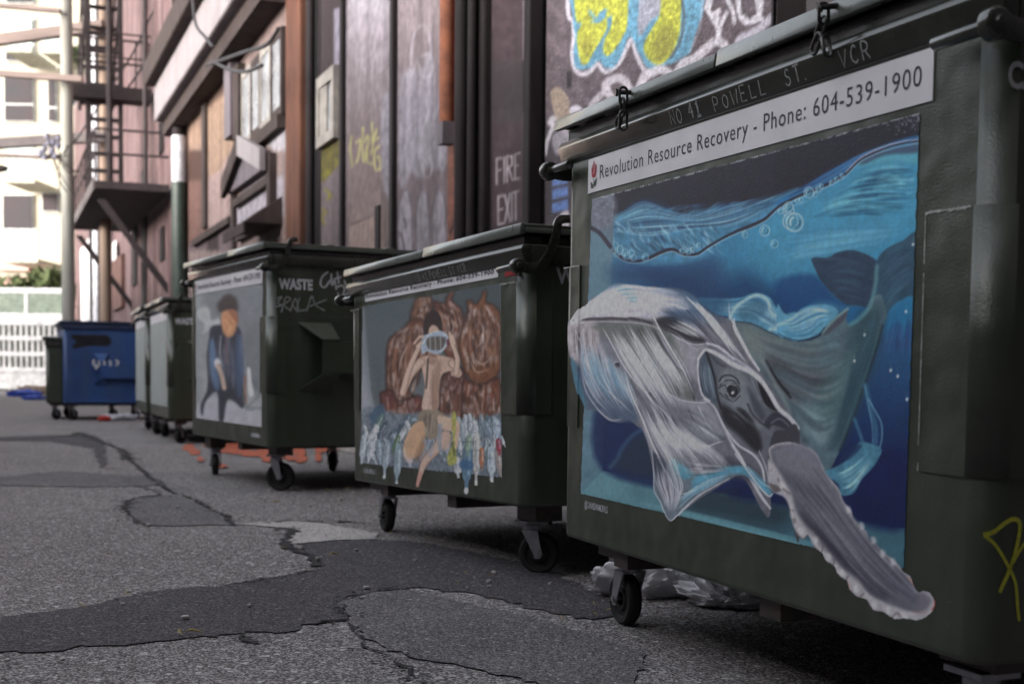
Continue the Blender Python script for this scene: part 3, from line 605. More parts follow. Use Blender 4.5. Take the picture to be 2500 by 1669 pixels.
def crumbs(mb,P,w,r,n):
    for _ in range(n):
        i=r.integers(len(P)); c=P[i]+r.normal(0,w*1.3+.012,2); s=abs(r.normal(0,.007))+.003; k=5; a0=r.uniform(0,6)
        mb.add([(c[0]+s*math.cos(a0+j*6.283/k)*r.uniform(.5,1.3),c[1]+s*math.sin(a0+j*6.283/k)*r.uniform(.5,1.3),.0058) for j in range(k)],[tuple(range(k))])
def crack(pts,w,name='crack',seed=1,mat=None,lab='dark crack in the asphalt'):
    r=np.random.default_rng(seed); P=[ground_at(*p)[:2] for p in pts]; out=[P[0]]
    for a,b in zip(P[:-1],P[1:]):
        n=max(2,int(np.hypot(*(b-a))/.03)); 
        for k in range(1,n+1): out.append(a+(b-a)*k/n+r.normal(0,.013,2))
    out=np.array(out); n=len(out); L=[];R=[]
    for i in range(n):
        t=out[min(i+1,n-1)]-out[max(i-1,0)]; t/=max(np.hypot(*t),1e-9); nn=np.array([-t[1],t[0]]); L.append(out[i]+nn*w*max(0,r.normal(.3,.3))); R.append(out[i]-nn*w*max(0,r.normal(.3,.3)))
    vs=[(p[0],p[1],.0055) for p in L]+[(p[0],p[1],.0055) for p in R]; mb=MB().add(vs,[(i,i+1,n+i+1,n+i) for i in range(n-1)])
    crumbs(mb,out,w,r,int(n*1.2))
    o=mb.build(name,mat or asph_crack); tag(o,lab,None,kind='structure')
crack(z8((735,280),(870,400),(1000,480),(1060,490),(1170,545),(1300,620),(1350,660),(1650,640),(1900,640),(2080,650)),.035,seed=1)
crack(z8((715,575),(720,530),(800,505),(940,490)),.06,seed=2)
crack(z8((720,580),(770,640),(850,668)),.02,seed=3)
crack(z8((1560,690),(1640,680),(1700,705),(1620,750),(1640,785),(1760,830),(1840,905)),.045,seed=4)
crack(z8((1840,905),(1700,945),(1480,985),(1280,1012)),.012,seed=5)
crack(z8((1790,1232),(1960,1210),(1980,1170),(1925,1115),(2000,1078),(2150,1040),(2260,1020)),.016,seed=6)
crack(z8((2000,1230),(2080,1330),(2230,1400),(2344,1480),(2450,1640)),.014,seed=7)
crack(z8((1400,1290),(1470,1340)),.012,seed=8)
crack(z8((0,172),(200,165),(400,155),(450,130),(520,165),(700,230),(740,285)),.09,seed=9)
crack(z8((610,340),(690,335)),.12,seed=10)
crack(z8((0,395),(300,400),(700,395),(900,470)),.05,seed=11,mat=asph_mid,lab='old filled seam across the asphalt')
# ---- orange survey paint by the wall
orangep=material('orange_marking_paint',(.62,.12,.045),rough=.8,col2=(.20,.09,.065),nscale=16,namt=.7,bump=.5,bscale=200)
r=random.Random(5); m=MB()
z9=lambda x,y:(440+x/5.107,1040+y/5.107)
for i,(cx,cy,rx,ry) in enumerate([(110,275,60,30),(180,330,60,25),(370,240,60,25),(560,260,110,35),(690,240,90,35),(640,310,110,30),(780,320,70,25),(890,350,110,28),(1040,340,80,40),(1130,420,90,28),(1260,320,110,60),(1480,330,60,70),(1510,420,60,35),(1760,300,60,30),(1840,260,90,22),(1890,290,60,25),(250,425,35,22),(520,510,50,18),(1400,420,70,18),(1720,400,30,45)]):
    pts=[ground_at(*z9(cx+rx*1.35*math.cos(t)*r.uniform(.75,1.2),cy+ry*1.45*math.sin(t)*r.uniform(.75,1.2))) for t in np.linspace(0,2*math.pi,24)[:-1]]
    zz_=.006+.0004*i; m.add([(p[0],p[1],zz_) for p in pts],[tuple(range(len(pts)))])
o=m.build('orange_paint_marking',orangep); tag(o,'splashes of orange marking paint on the asphalt under the third dumpster',None,kind='structure')
# kerb strip along the wall foot
m=MB(); k0=WX(1312)-30; m.box(-60,6,NW-.16,NW-.005,0,.11); o=m.build('kerb',conc,mw=Frame((0,0,0),FW.u,FW.n,FW.v).mat(),bevel=.01); tag(o,'low worn concrete kerb along the foot of the wall',None,kind='structure')

# ------------------------------------------------------------ wall paint (traced on the facade)
CWL=Canvas(420,-10,1350,640,.5,(120,112,116)); c=CWL
wz1=lambda s: s.region(750,0,2.529); wz3=lambda s:s.region(400,0,2.614)
def band(c,x0,x1,y0,y1,col,grad=None,noise=.08,ncell=30,soft=1.5,alpha=1):
    c.T=(0,0,1); c.poly([(x0,y0),(x1,y0),(x1,y1),(x0,y1)],col,soft,alpha,smooth=False,grad=grad and (grad,(x0,y0),(x0,y1)),noise=noise,ncell=ncell)
band(c,1190,1340,-10,640,(88,72,78),noise=.22,ncell=14)
band(c,1200,1278,150,300,(82,74,78),noise=.1)
c.T=(750,0,2.529)
c.poly([(1140,470),(1320,380),(1330,660),(1145,680)],(74,66,70),1.5,.9,smooth=False,noise=.1)
c.poly([(1330,0),(1420,0),(1418,1500),(1335,1400)],(150,138,148),1.5,smooth=False,noise=.06)
c.stroke([(1400,0),(1398,700),(1395,1400)],10,(92,76,88),.8)
c.stroke([(1332,380),(1334,690)],8,(25,20,22),1)
for i in range(8): c.stroke([(1345+i*9,640+RNG.integers(0,240)),(1350+i*8,1000),(1346+i*9,1360)],RNG.uniform(8,18),(205,200,208),.75,2,taper=(.3,.2))
c.stroke([(1360,880),(1400,900),(1400,990),(1360,980),(1350,900)],9,(60,48,54),.8); c.stroke([(1355,1040),(1390,1100)],14,(50,40,46),.7)
for k,(x,y,L_,xs) in enumerate([(1165,985,'FIRE',(1170,1212,1234,1283)),(1178,1215,'EXIT',(1180,1221,1259,1270))]):
    for j,ch in enumerate(L_):
        x0=xs[j]; w=([30,10,34,28] if k==0 else [32,30,8,34])[j]; dy=-(x0-x)*.27; h=175 if k==0 else 190
        G={'F':[[(0,0),(0,1)],[(0,0),(1,0)],[(0,.45),(.8,.45)]],'I':[[(.5,0),(.5,1)]],'R':[[(0,0),(0,1)],[(0,0),(.9,.05),(.9,.4),(0,.5)],[(.3,.5),(1,1)]],'E':[[(0,0),(0,1)],[(0,0),(1,0)],[(0,.48),(.8,.48)],[(0,1),(1,1)]],'X':[[(0,0),(1,1)],[(1,0),(0,1)]],'T':[[(.5,0),(.5,1)],[(0,0),(1,0)]]}[ch]
        for st in G: c.stroke([(x0+p[0]*w,y+dy+p[1]*(h-20)-(p[0]*w)*.27) for p in st],12,(204,196,202),.95,.8,smooth=False)
# black steel pillar and brick pilaster
band(c,1148,1200,-10,640,(34,28,30),noise=.15)
band(c,1090,1152,-10,640,(150,100,84),(142,92,78),noise=.22,ncell=10)
c.T=(750,0,2.529)
for y in (20,80,245,350,415,560,640,780): c.stroke([(872,y+20),(890,y+8),(915,y)],16,(88,80,96),.7,3)
for y in range(0,1500,52): c.stroke([(868,y+14),(930,y-8)],5,(120,84,78),.5,1)
c.stroke([(965,1240),(950,1300),(915,1330),(905,1390),(880,1440)],14,(56,38,36),.9)
for p in ((925,900),(965,935),(900,1000),(930,1150),(905,1060)): c.stroke([p,(p[0]+10,p[1]+40)],14,(100,62,54),.6,2)
# grey roller doors
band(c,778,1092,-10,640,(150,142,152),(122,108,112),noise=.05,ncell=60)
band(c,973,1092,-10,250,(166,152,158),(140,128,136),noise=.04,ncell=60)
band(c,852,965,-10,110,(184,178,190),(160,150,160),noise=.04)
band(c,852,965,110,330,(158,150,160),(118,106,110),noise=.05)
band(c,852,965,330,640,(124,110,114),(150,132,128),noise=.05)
band(c,785,838,-10,180,(52,40,44),noise=.1)
c.T=(750,0,2.529)
c.poly([(165,60),(240,30),(240,560),(200,520),(195,400),(165,430)],(150,146,166),4,.9,smooth=False)
c.stroke([(255,578),(330,540),(490,430)],6,(120,108,114),.8)
c.stroke([(270,1390),(430,1315)],7,(84,72,74),.8); c.poly([(262,1400),(430,1320),(425,1560),(262,1560)],(158,138,134),2,1,smooth=False,noise=.04)
c.stroke([(775,1180),(862,1130)],6,(112,100,106),.7)
# green and yellow tags on the left panels
c.poly([(85,920),(190,850),(195,1000),(120,1100),(80,1110)],(106,100,34),5,.9,noise=.25,ncell=8)
for p in [((85,1090),(130,1060),(110,1100)),((110,1170),(140,1200),(125,1230),(150,1210)),((90,1290),(115,1310),(90,1340),(105,1380)),((165,980),(185,1000),(175,1030))]: c.stroke(p,16,(150,145,40),.75,3)
for pth in [((275,840),(265,930),(280,1030)),((300,880),(330,870),(310,990),(300,1000)),((345,790),(340,900),(350,1000),(370,900)),((350,880),(380,840),(370,990),(400,1010)),((400,760),(405,900),(395,950)),((430,800),(410,870),(440,850)),((445,900),(415,940),(420,1040),(450,1040),(445,970),(425,980))]:
    c.stroke(pth,13,(190,188,124),.8,2)
# silver throw-up across two doors
sil=(176,174,192)
c.poly([(470,600),(500,580),(520,620),(525,1200),(490,1210),(465,1100),(455,800)],sil,6,.75,noise=.12,ncell=10)
c.poly([(580,480),(640,430),(700,440),(760,330),(790,420),(800,600),(860,620),(860,1010),(800,1050),(740,1040),(700,1110),(640,1070),(600,1150),(565,1100),(565,700)],sil,7,.62,noise=.15,ncell=10)
c.stroke([(640,400),(650,250),(690,165),(735,170),(760,260),(765,330)],12,(190,184,196),.75,2)
c.stroke([(700,350),(740,335),(765,350),(770,450),(720,480)],14,(200,196,208),.7,3); c.stroke([(630,420),(640,480),(680,380),(700,470)],12,(200,196,208),.6,3)
c.stroke([(735,620),(745,700),(715,800),(710,900),(720,1080),(760,1080),(770,1010),(740,950),(790,880)],10,(205,200,210),.65,2)
for x in (580,620,660,700,760,820): c.stroke([(x,760+RNG.integers(-60,60)),(x-5,900),(x+10,1120)],9,(202,200,214),.5,3,fade=(.2,.2))
for y in range(620,1040,38): c.stroke([(580,y+10),(700,y-6),(850,y-30)],5,(150,146,166),.35,2)
for cx_,w_ in ((605,90),(715,90),(815,90)):
    c.poly([(cx_-w_*.48,1560),(cx_-w_*.45,1300),(cx_-w_*.2,1185),(cx_+w_*.1,1165),(cx_+w_*.4,1260),(cx_+w_*.5,1560)],(172,166,180),4,.85,noise=.1,ncell=10)
    c.stroke([(cx_-w_*.48,1560),(cx_-w_*.45,1300),(cx_-w_*.15,1180),(cx_+w_*.2,1190),(cx_+w_*.42,1300),(cx_+w_*.5,1560)],8,(92,84,92),.7,2)
for pth in [((545,1430),(580,1450),(600,1540)),((520,1540),(545,1500),(560,1560)),((600,1350),(610,1400))]: c.stroke(pth,14,(70,64,70),.7,3)
# timber shopfront
band(c,430,702,-10,640,(160,140,138),noise=.06)
c.T=(400,0,2.614)
c.poly([(150,540),(0,700),(0,-20),(520,-20)],(214,204,204),2,1,smooth=False,noise=.05,ncell=12)
for _ in range(40):
    x=RNG.uniform(150,460); y=RNG.uniform(0,540-(x-150)*.9); c.stroke([(x,y),(x-30,y+45)],4,(186,174,176),.35,2)
c.poly([(150,720),(470,420),(475,1420),(150,1560)],(160,132,118),2,1,smooth=False,noise=.08,ncell=12)
c.poly([(265,700),(470,440),(470,960),(390,1000),(380,1070),(290,1120),(268,900)],(172,144,124),3,1,smooth=False,noise=.06)
c.poly([(285,1130),(370,1080),(400,1000),(470,960),(470,1410),(280,1520)],(178,154,152),2,1,smooth=False,noise=.1,ncell=10)
c.poly([(160,960),(240,960),(265,1150),(150,1160)],(84,56,44),2,1,smooth=False,noise=.1); c.poly([(150,1160),(270,1150),(275,1540),(150,1570)],(130,96,88),3,1,smooth=False,noise=.1)
c.poly([(160,720),(200,700),(235,860),(235,950),(165,930)],(176,146,128),2,1,smooth=False)
for x in (300,330,365,420,445): c.stroke([(x,640),(x-4,1100),(x-6,1400)],7,(140,112,104),.35,3)
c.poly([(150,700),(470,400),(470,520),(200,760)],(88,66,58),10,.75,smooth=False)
c.poly([(470,460),(560,450),(555,900),(470,900)],(84,58,56),2,1,smooth=False)
c.poly([(465,1320),(760,1110),(765,1380),(700,1390),(600,1460),(480,1540),(440,1560)],(186,180,192),2,1,smooth=False,noise=.05,ncell=20)
c.poly([(480,1290),(560,1000),(700,1090),(700,1140)],(158,148,156),2,1,smooth=False,noise=.06)
c.poly([(650,900),(780,760),(775,960),(700,960)],(206,202,212),2,1,smooth=False,noise=.05)
c.poly([(160,1560),(430,1420),(430,1600),(160,1600)],(120,104,110),2,1,smooth=False,noise=.2)
c.poly([(280,1510),(350,1480),(350,1600),(280,1600)],(60,46,50),2,1,smooth=False)
# ---- stucco graffiti wall
CGF=Canvas(1290,-330,2060,640,.5,(84,74,80)); c=CGF
nz=fbm(c.h,c.w,7,5,4)[...,None]; c.a*=(.62+.8*nz)
c.T=(1300,0,3.3557); wht=(206,200,212); blu=(92,142,170); yel=(168,170,62)
c.stroke([(300,-560),(290,80),(330,165),(340,300),(325,440),(345,560),(400,610),(470,590),(530,525),(590,590),(650,570),(720,500),(770,400),(815,330),(860,470),(930,590),(1000,600)],34,wht,.85,3)
c.poly([(310,-560),(330,150),(350,300),(335,440),(360,560),(470,560),(540,500),(600,560),(680,540),(740,430),(800,300),(870,440),(960,570),(1080,540),(1180,500),(1290,430),(1320,330),(1370,180),(1400,60),(1400,-560)],blu,3,1,noise=.3,ncell=9)
c.poly([(880,-560),(1000,-560),(1060,40),(960,180),(880,300),(860,160),(870,60)],(150,146,160),4,.9,noise=.2,ncell=9)
for pl in ([(340,-560),(540,-560),(640,10),(560,90),(520,160),(470,180),(540,190),(600,150),(610,230),(560,330),(500,430),(450,520),(400,520),(370,400),(365,280),(400,190),(350,120)],[(600,100),(680,-560),(790,-560),(780,150),(740,300),(680,400),(620,460),(580,430),(590,330),(640,230),(650,130)],[(1050,60),(1090,-560),(1230,-560),(1215,150),(1190,330),(1120,470),(1040,535),(960,500),(910,410),(930,320),(1000,200)]):
    c.poly(pl,yel,4,1,noise=.42,ncell=7)
c.poly([(1000,300),(1120,200),(1180,300),(1100,480),(1000,500)],(120,116,52),14,.6,noise=.4,ncell=7); c.poly([(400,330),(500,300),(470,430),(410,440)],(132,126,50),12,.6,noise=.3,ncell=6)
c.stroke([(1225,0),(1240,150),(1215,330),(1130,480)],20,(60,50,48),.65,4); c.stroke([(470,100),(540,170),(600,90)],30,blu,.8,3)
c.stroke([(1400,-560),(1385,120),(1330,330),(1290,430)],14,wht,.5,5)
for pth in [((1450,-560),(1440,60),(1500,110),(1530,90)),((1500,-560),(1460,10),(1420,60),(1450,110),(1520,240),(1515,310)),((1590,110),(1545,200),(1525,300)),((1600,0),(1640,90),(1655,180)),((1700,-560),(1690,60),(1740,150),(1800,180),(1870,90),(1880,-560)),((1780,-560),(1850,80),(1890,170)),((1680,0),(1700,130),(1760,190),(1830,140))]: c.stroke(pth,34,(202,198,208),.9,3)
c.stroke([(1520,120),(1505,230)],40,(204,200,210),.9,5,taper=(.1,.5))
c.stroke([(880,720),(930,620),(1060,570),(1160,620),(1240,520),(1330,480),(1420,400),(1500,340),(1570,370),(1600,440)],72,(196,190,200),.9,5)
c.stroke([(640,800),(600,700),(690,640),(760,670),(800,740),(830,780)],64,(190,184,194),.9,5); c.stroke([(480,860),(540,800),(610,740)],50,(188,182,192),.8,5)
c.stroke([(1680,400),(1700,320),(1780,280),(1870,230),(1930,180),(1950,150)],60,(190,186,200),.85,5); c.stroke([(1650,380),(1560,420)],26,(60,52,60),.6,4)
c.poly([(150,750),(220,720),(290,800),(300,880),(230,950),(190,960),(170,850)],(150,134,122),3,1,noise=.1)
c.poly([(300,900),(360,860),(410,900),(400,930),(320,950)],(196,192,204),4,.9)
c.stroke([(130,1100),(150,990),(210,960)],44,(196,192,202),.85,4); c.stroke([(230,980),(190,1100),(150,1140)],30,(36,30,36),.9,4)
c.poly([(280,590),(320,590),(320,720),(280,730)],(26,20,24),3,1,smooth=False)
c.poly([(1955,-1000),(2200,-1000),(2200,300),(1955,300)],(22,18,20),1,1,smooth=False)
c.poly([(2200,-1000),(2500,-1000),(2500,200),(2200,200)],(96,84,88),2,1,smooth=False,noise=.2); c.stroke([(2230,60),(2250,110),(2300,90),(2340,20)],14,(40,32,38),.9); c.stroke([(2300,40),(2349,10)],26,(150,120,120),.8)
c.T=(1080,0,2.8)
c.poly([(690,900),(730,860),(860,1000),(860,1560),(690,1560)],(46,40,46),4,.85,noise=.3,ncell=8)
for y in (1200,1290,1380): c.poly([(750,y+10),(860,y-20),(860,y+50),(750,y+75)],(84,112,168),3,.9,smooth=False,noise=.2,ncell=6)
c.poly([(790,1480),(860,1440),(860,1560),(780,1560)],(178,172,184),4,.9)
c.poly([(740,650),(800,600),(870,760),(870,900),(790,840)],(140,124,112),4,.9,noise=.12); c.poly([(750,930),(860,880),(860,1000),(780,1060)],(176,172,184),5,.6,noise=.2,ncell=8)
c.stroke([(760,850),(720,960),(700,1060)],26,(202,198,208),.8,3); c.stroke([(750,900),(800,870),(870,860)],16,(180,176,186),.6,3)
CGF.a[:6]=np.array([84,74,80])/255.*1.0
wallpaint=material('painted_facade',(1,1,1),rough=.82,vcol=True,col2=(.03,.025,.028),spec=.15,nscale=9,namt=.5,bump=.4,streak=((.035,.028,.03),3.5,.55),bscale=60,bdist=.006)
stuccopaint=material('painted_stucco',(1,1,1),rough=.85,vcol=True,col2=(.04,.035,.04),nscale=34,namt=.5,bump=1.0,bscale=55,bdist=.014)
backing=material('grimy_render',(.06,.05,.054),rough=.85,col2=(.07,.06,.065),nscale=4,bump=.4,bscale=50,bdist=.006)
WG=.62
def facade(name,label,x0,x1,cat,canvas,mat,zt=11,b0=0.0,res=.03,a1=None,zs=None,back=None,depth=.6,zfrac=.6,gain=None):
    a0=WX(x0); a1=WX(x1) if a1 is None else a1; b=NW+b0; fr=Frame(FW.world(a0,b,0.),FW.u,FW.n,FW.v)
    root=empty(name,fr.mat(),label,cat); L_=a1-a0
    MB().box(0,L_,.02,depth,0,zt).build('wall',back or backing,root)
    zmax=zs or max(FW.on(x0,-8,b)[1],1.2)
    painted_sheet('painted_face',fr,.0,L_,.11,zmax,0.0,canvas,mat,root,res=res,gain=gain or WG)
    return root,fr
blackm=material('black_pillar',(.010,.008,.009),spec=.15,rough=.7,col2=(.022,.017,.019),nscale=6,stretch=(1,1,.2))
brownm=material('rust_brown_column',(.12,.052,.034),spec=.15,rough=.8,col2=(.05,.025,.02),nscale=5,stretch=(1,1,.25))
brickor=material('orange_brick_render',(.24,.095,.055),spec=.15,rough=.85,col2=(.13,.055,.04),nscale=9,bump=.4,bscale=40,bdist=.006)
lilac=material('lilac_steel_post',(.13,.11,.13),spec=.2,rough=.7,col2=(.08,.07,.08),nscale=5,stretch=(1,1,.2))
whitew=material('window_paint',(.27,.25,.23),spec=.2,rough=.7,col2=(.16,.145,.14),nscale=8)
glassd=material('dirty_glass',(.30,.31,.32),rough=.35,col2=(.08,.075,.08),nscale=3.5,spec=.6)
glassb=material('bright_glass',(.26,.27,.29),rough=.3,col2=(.05,.04,.05),nscale=3)
woodb=material('dark_stained_wood',(.028,.02,.02),spec=.15,rough=.8,col2=(.055,.042,.04),nscale=7,stretch=(1,1,.3))
creamb=material('cream_beam',(.22,.195,.21),rough=.7,col2=(.18,.16,.17),nscale=4,streak=((.12,.10,.11),3,.6))
# -- right: stucco building with the mural tags, and a dark doorway in it
A1,fa=facade('stucco_building','dark stucco building covered in blue and yellow graffiti behind the whale dumpster',1332,0,'building',CGF,stuccopaint,a1=WX(1883),res=.012,zs=3.5,gain=1.4)
a0=WX(1332); a1=WX(1883); a2=WX(1962)
d=MB(); d.box(a1-a0,a2-a0,.45,.6,0,11).build('doorway',blackm,A1)
x=MB(); x.box(a2-a0,8.9-a0,.02,.6,0,11); x.build('side_wall',backing,A1); x=MB(); x.box(a2-a0+.003,a2-a0+.6,.0,.019,.11,2.6).build('side_panel',backing,A1)
# -- brown bay with the fire exit door
A2,fb=facade('fire_exit_bay','brown painted fire exit bay with white hand painted lettering',1196,1314,'wall',CWL,wallpaint,res=.012,zs=3.7)
m=MB(); aa=WX(1278)-WX(1196); bb=WX(1312)-WX(1196); m.box(aa+.02,bb-.04,-.05,-.001,.11,5).build('door_jamb',None,A2).hide_render=False
bpy.data.objects.remove([o for o in A2.children if o.name.startswith('door_jamb')][0])
m=MB(); m.box(bb+.0,bb+.10,-.10,-.004,0,9).build('door_jamb',blackm,A2,bevel=.01)
# -- black pillar
aP=WX(1150); bP=WX(1198); P1=empty('steel_pillar',wmat(aP),'thick black steel pillar left of the fire exit bay','pillar')
m=MB(); w=bP-aP; m.box(.0,w,-.06,.3,0,10).build('shaft',blackm,P1,bevel=.02); m=MB(); m.tube([(w*.35,-.12,0),(w*.35,-.12,10)],.05,12); m.tube([(w*.75,-.10,0),(w*.75,-.10,10)],.035,12); m.build('conduit',blackm,P1,smooth=True)
# -- brick pilaster with pipe
A3,fc=facade('brick_pilaster','orange brick pilaster with a crack, right of the grey roller doors',1090,1151,'pilaster',CWL,wallpaint,res=.015,zs=4.2,b0=-.02,back=brickor)
aQ=WX(1122); p=MB(); zq=WP(1125,300)[1]; p.tube([(0,0,zq),(0,0,9)],.055,14); o=p.build('drainpipe',brickor,mw=wmat(aQ,NW-.10),smooth=True); tag(o,'orange brown vertical pipe ending above the brick crack','pipe')
m=MB(); m.box(-.06,.06,-.05,.05,zq-.16,zq-.001).build('pipe_shoe',lilac,o)
# -- grey roller doors
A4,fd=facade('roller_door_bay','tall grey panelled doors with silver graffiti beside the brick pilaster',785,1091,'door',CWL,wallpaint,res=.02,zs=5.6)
x0=WX(785)
for px in (843,968):
    a=WX(px)-x0; MB().box(a-.06,a+.03,-.05,-.003,.11,9).build('door_post',blackm,A4,bevel=.008)
def wbox(mb,px0,px1,y0,y1,b0,b1,ref=0.0):   # box on the wall by its photograph corners, local to a frame whose origin is at a=ref
    a0,z1=WP(px0,y0); a1,_=WP(px1,y0); z0=WP(px0,y1)[1]; mb.box(a0-ref,a1-ref,b0,b1,z0,z1); return a0-ref,a1-ref,z0,z1
m=MB(); wbox(m,920,930,505,640,-.02,-.003,x0); m.build('short_post',blackm,A4)
win=MB(); a0w,z0w=WP(785,335); a1w=WP(828,165)[0]
za,zb_=WP(785,368)[1],WP(785,192)[1]; zc_=WP(826,165)[1]; zd_=WP(826,335)[1]
zt_=(zb_+zc_)/2; zl_=(za+zd_)/2; L_=a1w-a0w
win.box(0,.10,-.06,-.003,zl_,zt_); win.box(L_-.10,L_,-.06,-.003,zl_,zt_); win.box(.1002,L_-.1002,-.06,-.003,zt_-.12,zt_); win.box(.1002,L_-.1002,-.06,-.003,zl_,zl_+.1); fwin=win.build('window',whitew,A4)
MB().box(.1002,L_*.55,-.045,-.006,zl_+.1002,zt_-.1202).build('blind',whitew,fwin); MB().box(L_*.55+.001,L_-.1002,-.03,-.005,zl_+.1002,zt_-.1202).build('pane',glassd,fwin)
# -- dark recess and brown column
aR=WX(700); aS=WX(786); P2=empty('corner_column',wmat(aR),'brown and black square column between shopfront and grey doors','pillar')
w1=WX(735)-aR; w2=aS-aR
MB().box(.02,w1,-.02,.3,1.55,11).build('upper_cladding',brownm,P2,bevel=.02); MB().box(.01,w1+.01,-.03,.3,0,1.548).build('lower_cladding',blackm,P2,bevel=.02)
MB().box(w1+.011,w2,.05,.5,0,11).build('recess_panel',blackm,P2); m=MB(); m.tube([(w1+(w2-w1)*.55,-.02,0),(w1+(w2-w1)*.55,-.02,11)],.05,12); m.build('conduit',blackm,P2,smooth=True)
# -- timber shopfront
A5,fe=facade('timber_shop_building','old timber fronted shop with boarded bays, high windows and a cream cornice',438,701,'building',CWL,wallpaint,res=.05,zs=9.5,zt=13)
s0=WX(438)
m=MB(); L5=aR-s0
zc1=WP(455,268)[1]; zc2=WP(676,2)[1]; zcor=(zc1+zc2)/2
m.box(.02,L5-.03,-.45,-.01,zcor,zcor+.62).build('cornice',creamb,A5,bevel=.03); m=MB(); m.box(.0,L5-.03,-.62,-.01,zcor+.622,zcor+1.05).build('cornice_cap',woodb,A5,bevel=.03)
m=MB(); m.box(.02,L5-.03,-.30,-.01,zcor-.25,zcor-.002).build('soffit_board',woodb,A5)
# windows
a_w0,_=WP(600,300); a_w1,_=WP(699,250); zs_=WP(650,300)[1]; zlo=WP(690,285)[1]; zhi=WP(690,75)[1]
n=4; ww=(a_w1-a_w0)/n
for i in range(n):
    f=MB(); a=a_w0-s0+ww*i; f.box(a,a+.09,-.06,-.004,zlo,zhi); f.box(a+ww-.09,a+ww-.002,-.06,-.004,zlo,zhi); f.box(a+.0905,a+ww-.0905,-.06,-.004,zlo,zlo+.1); f.box(a+.0905,a+ww-.0905,-.06,-.004,zhi-.1,zhi); fo=f.build('window',woodb if i%2 else whitew,A5)
    MB().box(a+.0905,a+ww-.0905,-.05,-.006,zlo+.101,zhi-.101).build('pane',glassb,fo)
m=MB(); m.box(a_w0-s0-.25,L5-.06,-.10,-.0045,zlo-.16,zlo-.003).build('window_sill',woodb,A5)
m=MB(); wbox(m,571,586,170,345,-.14,-.004,s0); m.build('post',lilac,A5); m=MB(); wbox(m,586,599,170,345,-.10,-.004,s0); m.build('post',woodb,A5)
m=MB(); wbox(m,500,508,250,560,-.06,-.004,s0); m.build('post',woodb,A5)
m=MB(); wbox(m,668,676,380,525,-.09,-.004,s0); m.build('post',woodb,A5); m=MB(); wbox(m,572,579,470,620,-.06,-.004,s0); m.build('post',woodb,A5)
for (pa,pb) in (((582,500),(668,437)),((478,592),(570,540)),((588,582),(628,560))):
    (ax,az),(bx,bz)=WP(*pa),WP(*pb); zz_=(az+bz)/2; m=MB(); m.box(ax-s0,bx-s0,-.08,-.0042,zz_-.05,zz_+.05); m.build('rail',woodb,A5)
# little gabled hood
H=empty('gable_hood',wmat(WX(575),NW),'small gabled timber hood over a boarded door, dark bargeboard','canopy')
pk=WP(613,352); lf=WP(572,458); rt=WP(672,385)
h0=WX(575); 
def hz(p,dz=0,b=-.19): return (p[0]-h0,b,p[1]+dz)
m=MB(); 
for q0,q1,nm,mt in ((lf,pk,'bargeboard',woodb),(pk,rt,'roof_board',creamb)):
    m=MB(); m.prism([hz(q0,-.16),hz(q1,-.16),hz(q1,.1),hz(q0,.1)],(0,.07,0)); m.build(nm,mt,H)
m=MB(); m.prism([(lf[0]-h0,-.10,lf[1]-.1),(rt[0]-h0,-.10,rt[1]-.1),(pk[0]-h0,-.10,pk[1]-.1)],(0,.08,0)); m.build('gable_panel',lilac,H)
m=MB(); aw=[WP(632,572),WP(690,572),WP(690,522)]; ho=empty('awning',wmat(aw[0][0],NW),'small dark wedge awning low beside the brown column','canopy'); L_=aw[1][0]-aw[0][0]
m.prism([(0,-.01,aw[0][1]+.3),(0,-.45,aw[0][1]-.02),(0,-.01,aw[0][1]-.02)],(L_,0,0)); m.build('hood',woodb,ho)
m=MB(); m.box(0,L_,-.46,-.44,aw[0][1]-.14,aw[0][1]-.021).build('fascia',woodb,ho)
# -- pink brick building
brick=material('pink_painted_brick',(.14,.088,.086),spec=.15,rough=.9,col2=(.07,.043,.048),nscale=1.7,detail=8,bump=.4,bscale=12,bdist=.02,streak=((.30,.235,.25),3,.6),spots=(.10,.06,.07),spot_scale=1.6,spot_lo=.6,spot_hi=.72)
brickr=material('red_quoin_brick',(.36,.10,.06),rough=.9,col2=(.26,.10,.08),nscale=6); quoin=material('mauve_quoin',(.30,.25,.32),rough=.9,col2=(.22,.17,.22),nscale=5)
b0a=WX(300); b1a=s0-.02; A6=empty('pink_brick_building',wmat(b0a,NW+.05),'tall pinkish brick building with corner quoins carrying the fire escape','building')
MB().box(0,b1a-b0a,0,6,0,18).build('wall',brick,A6)
for i in range(11):
    zq=WP(438,0)[1]-.15-i*.62; MB().box(b1a-b0a-.75,b1a-b0a-.25,-.05,-.002,zq,zq+.36).build('quoin_block',brickr,A6)
MB().box(b1a-b0a-.95,b1a-b0a-.751,-.04,-.002,0,17).build('quoin_strip',quoin,A6); MB().box(b1a-b0a-.249,b1a-b0a-.01,-.07,-.002,0,17).build('quoin_strip',quoin,A6)
for px,y0,y1 in ((348,420,700),(390,300,380),(325,560,700),(392,560,640),(348,640,760)):
    m=MB(); wbox(m,px-5,px+5,y0,y1,-.04,-.004,b0a); m.build('window',blackm,A6)
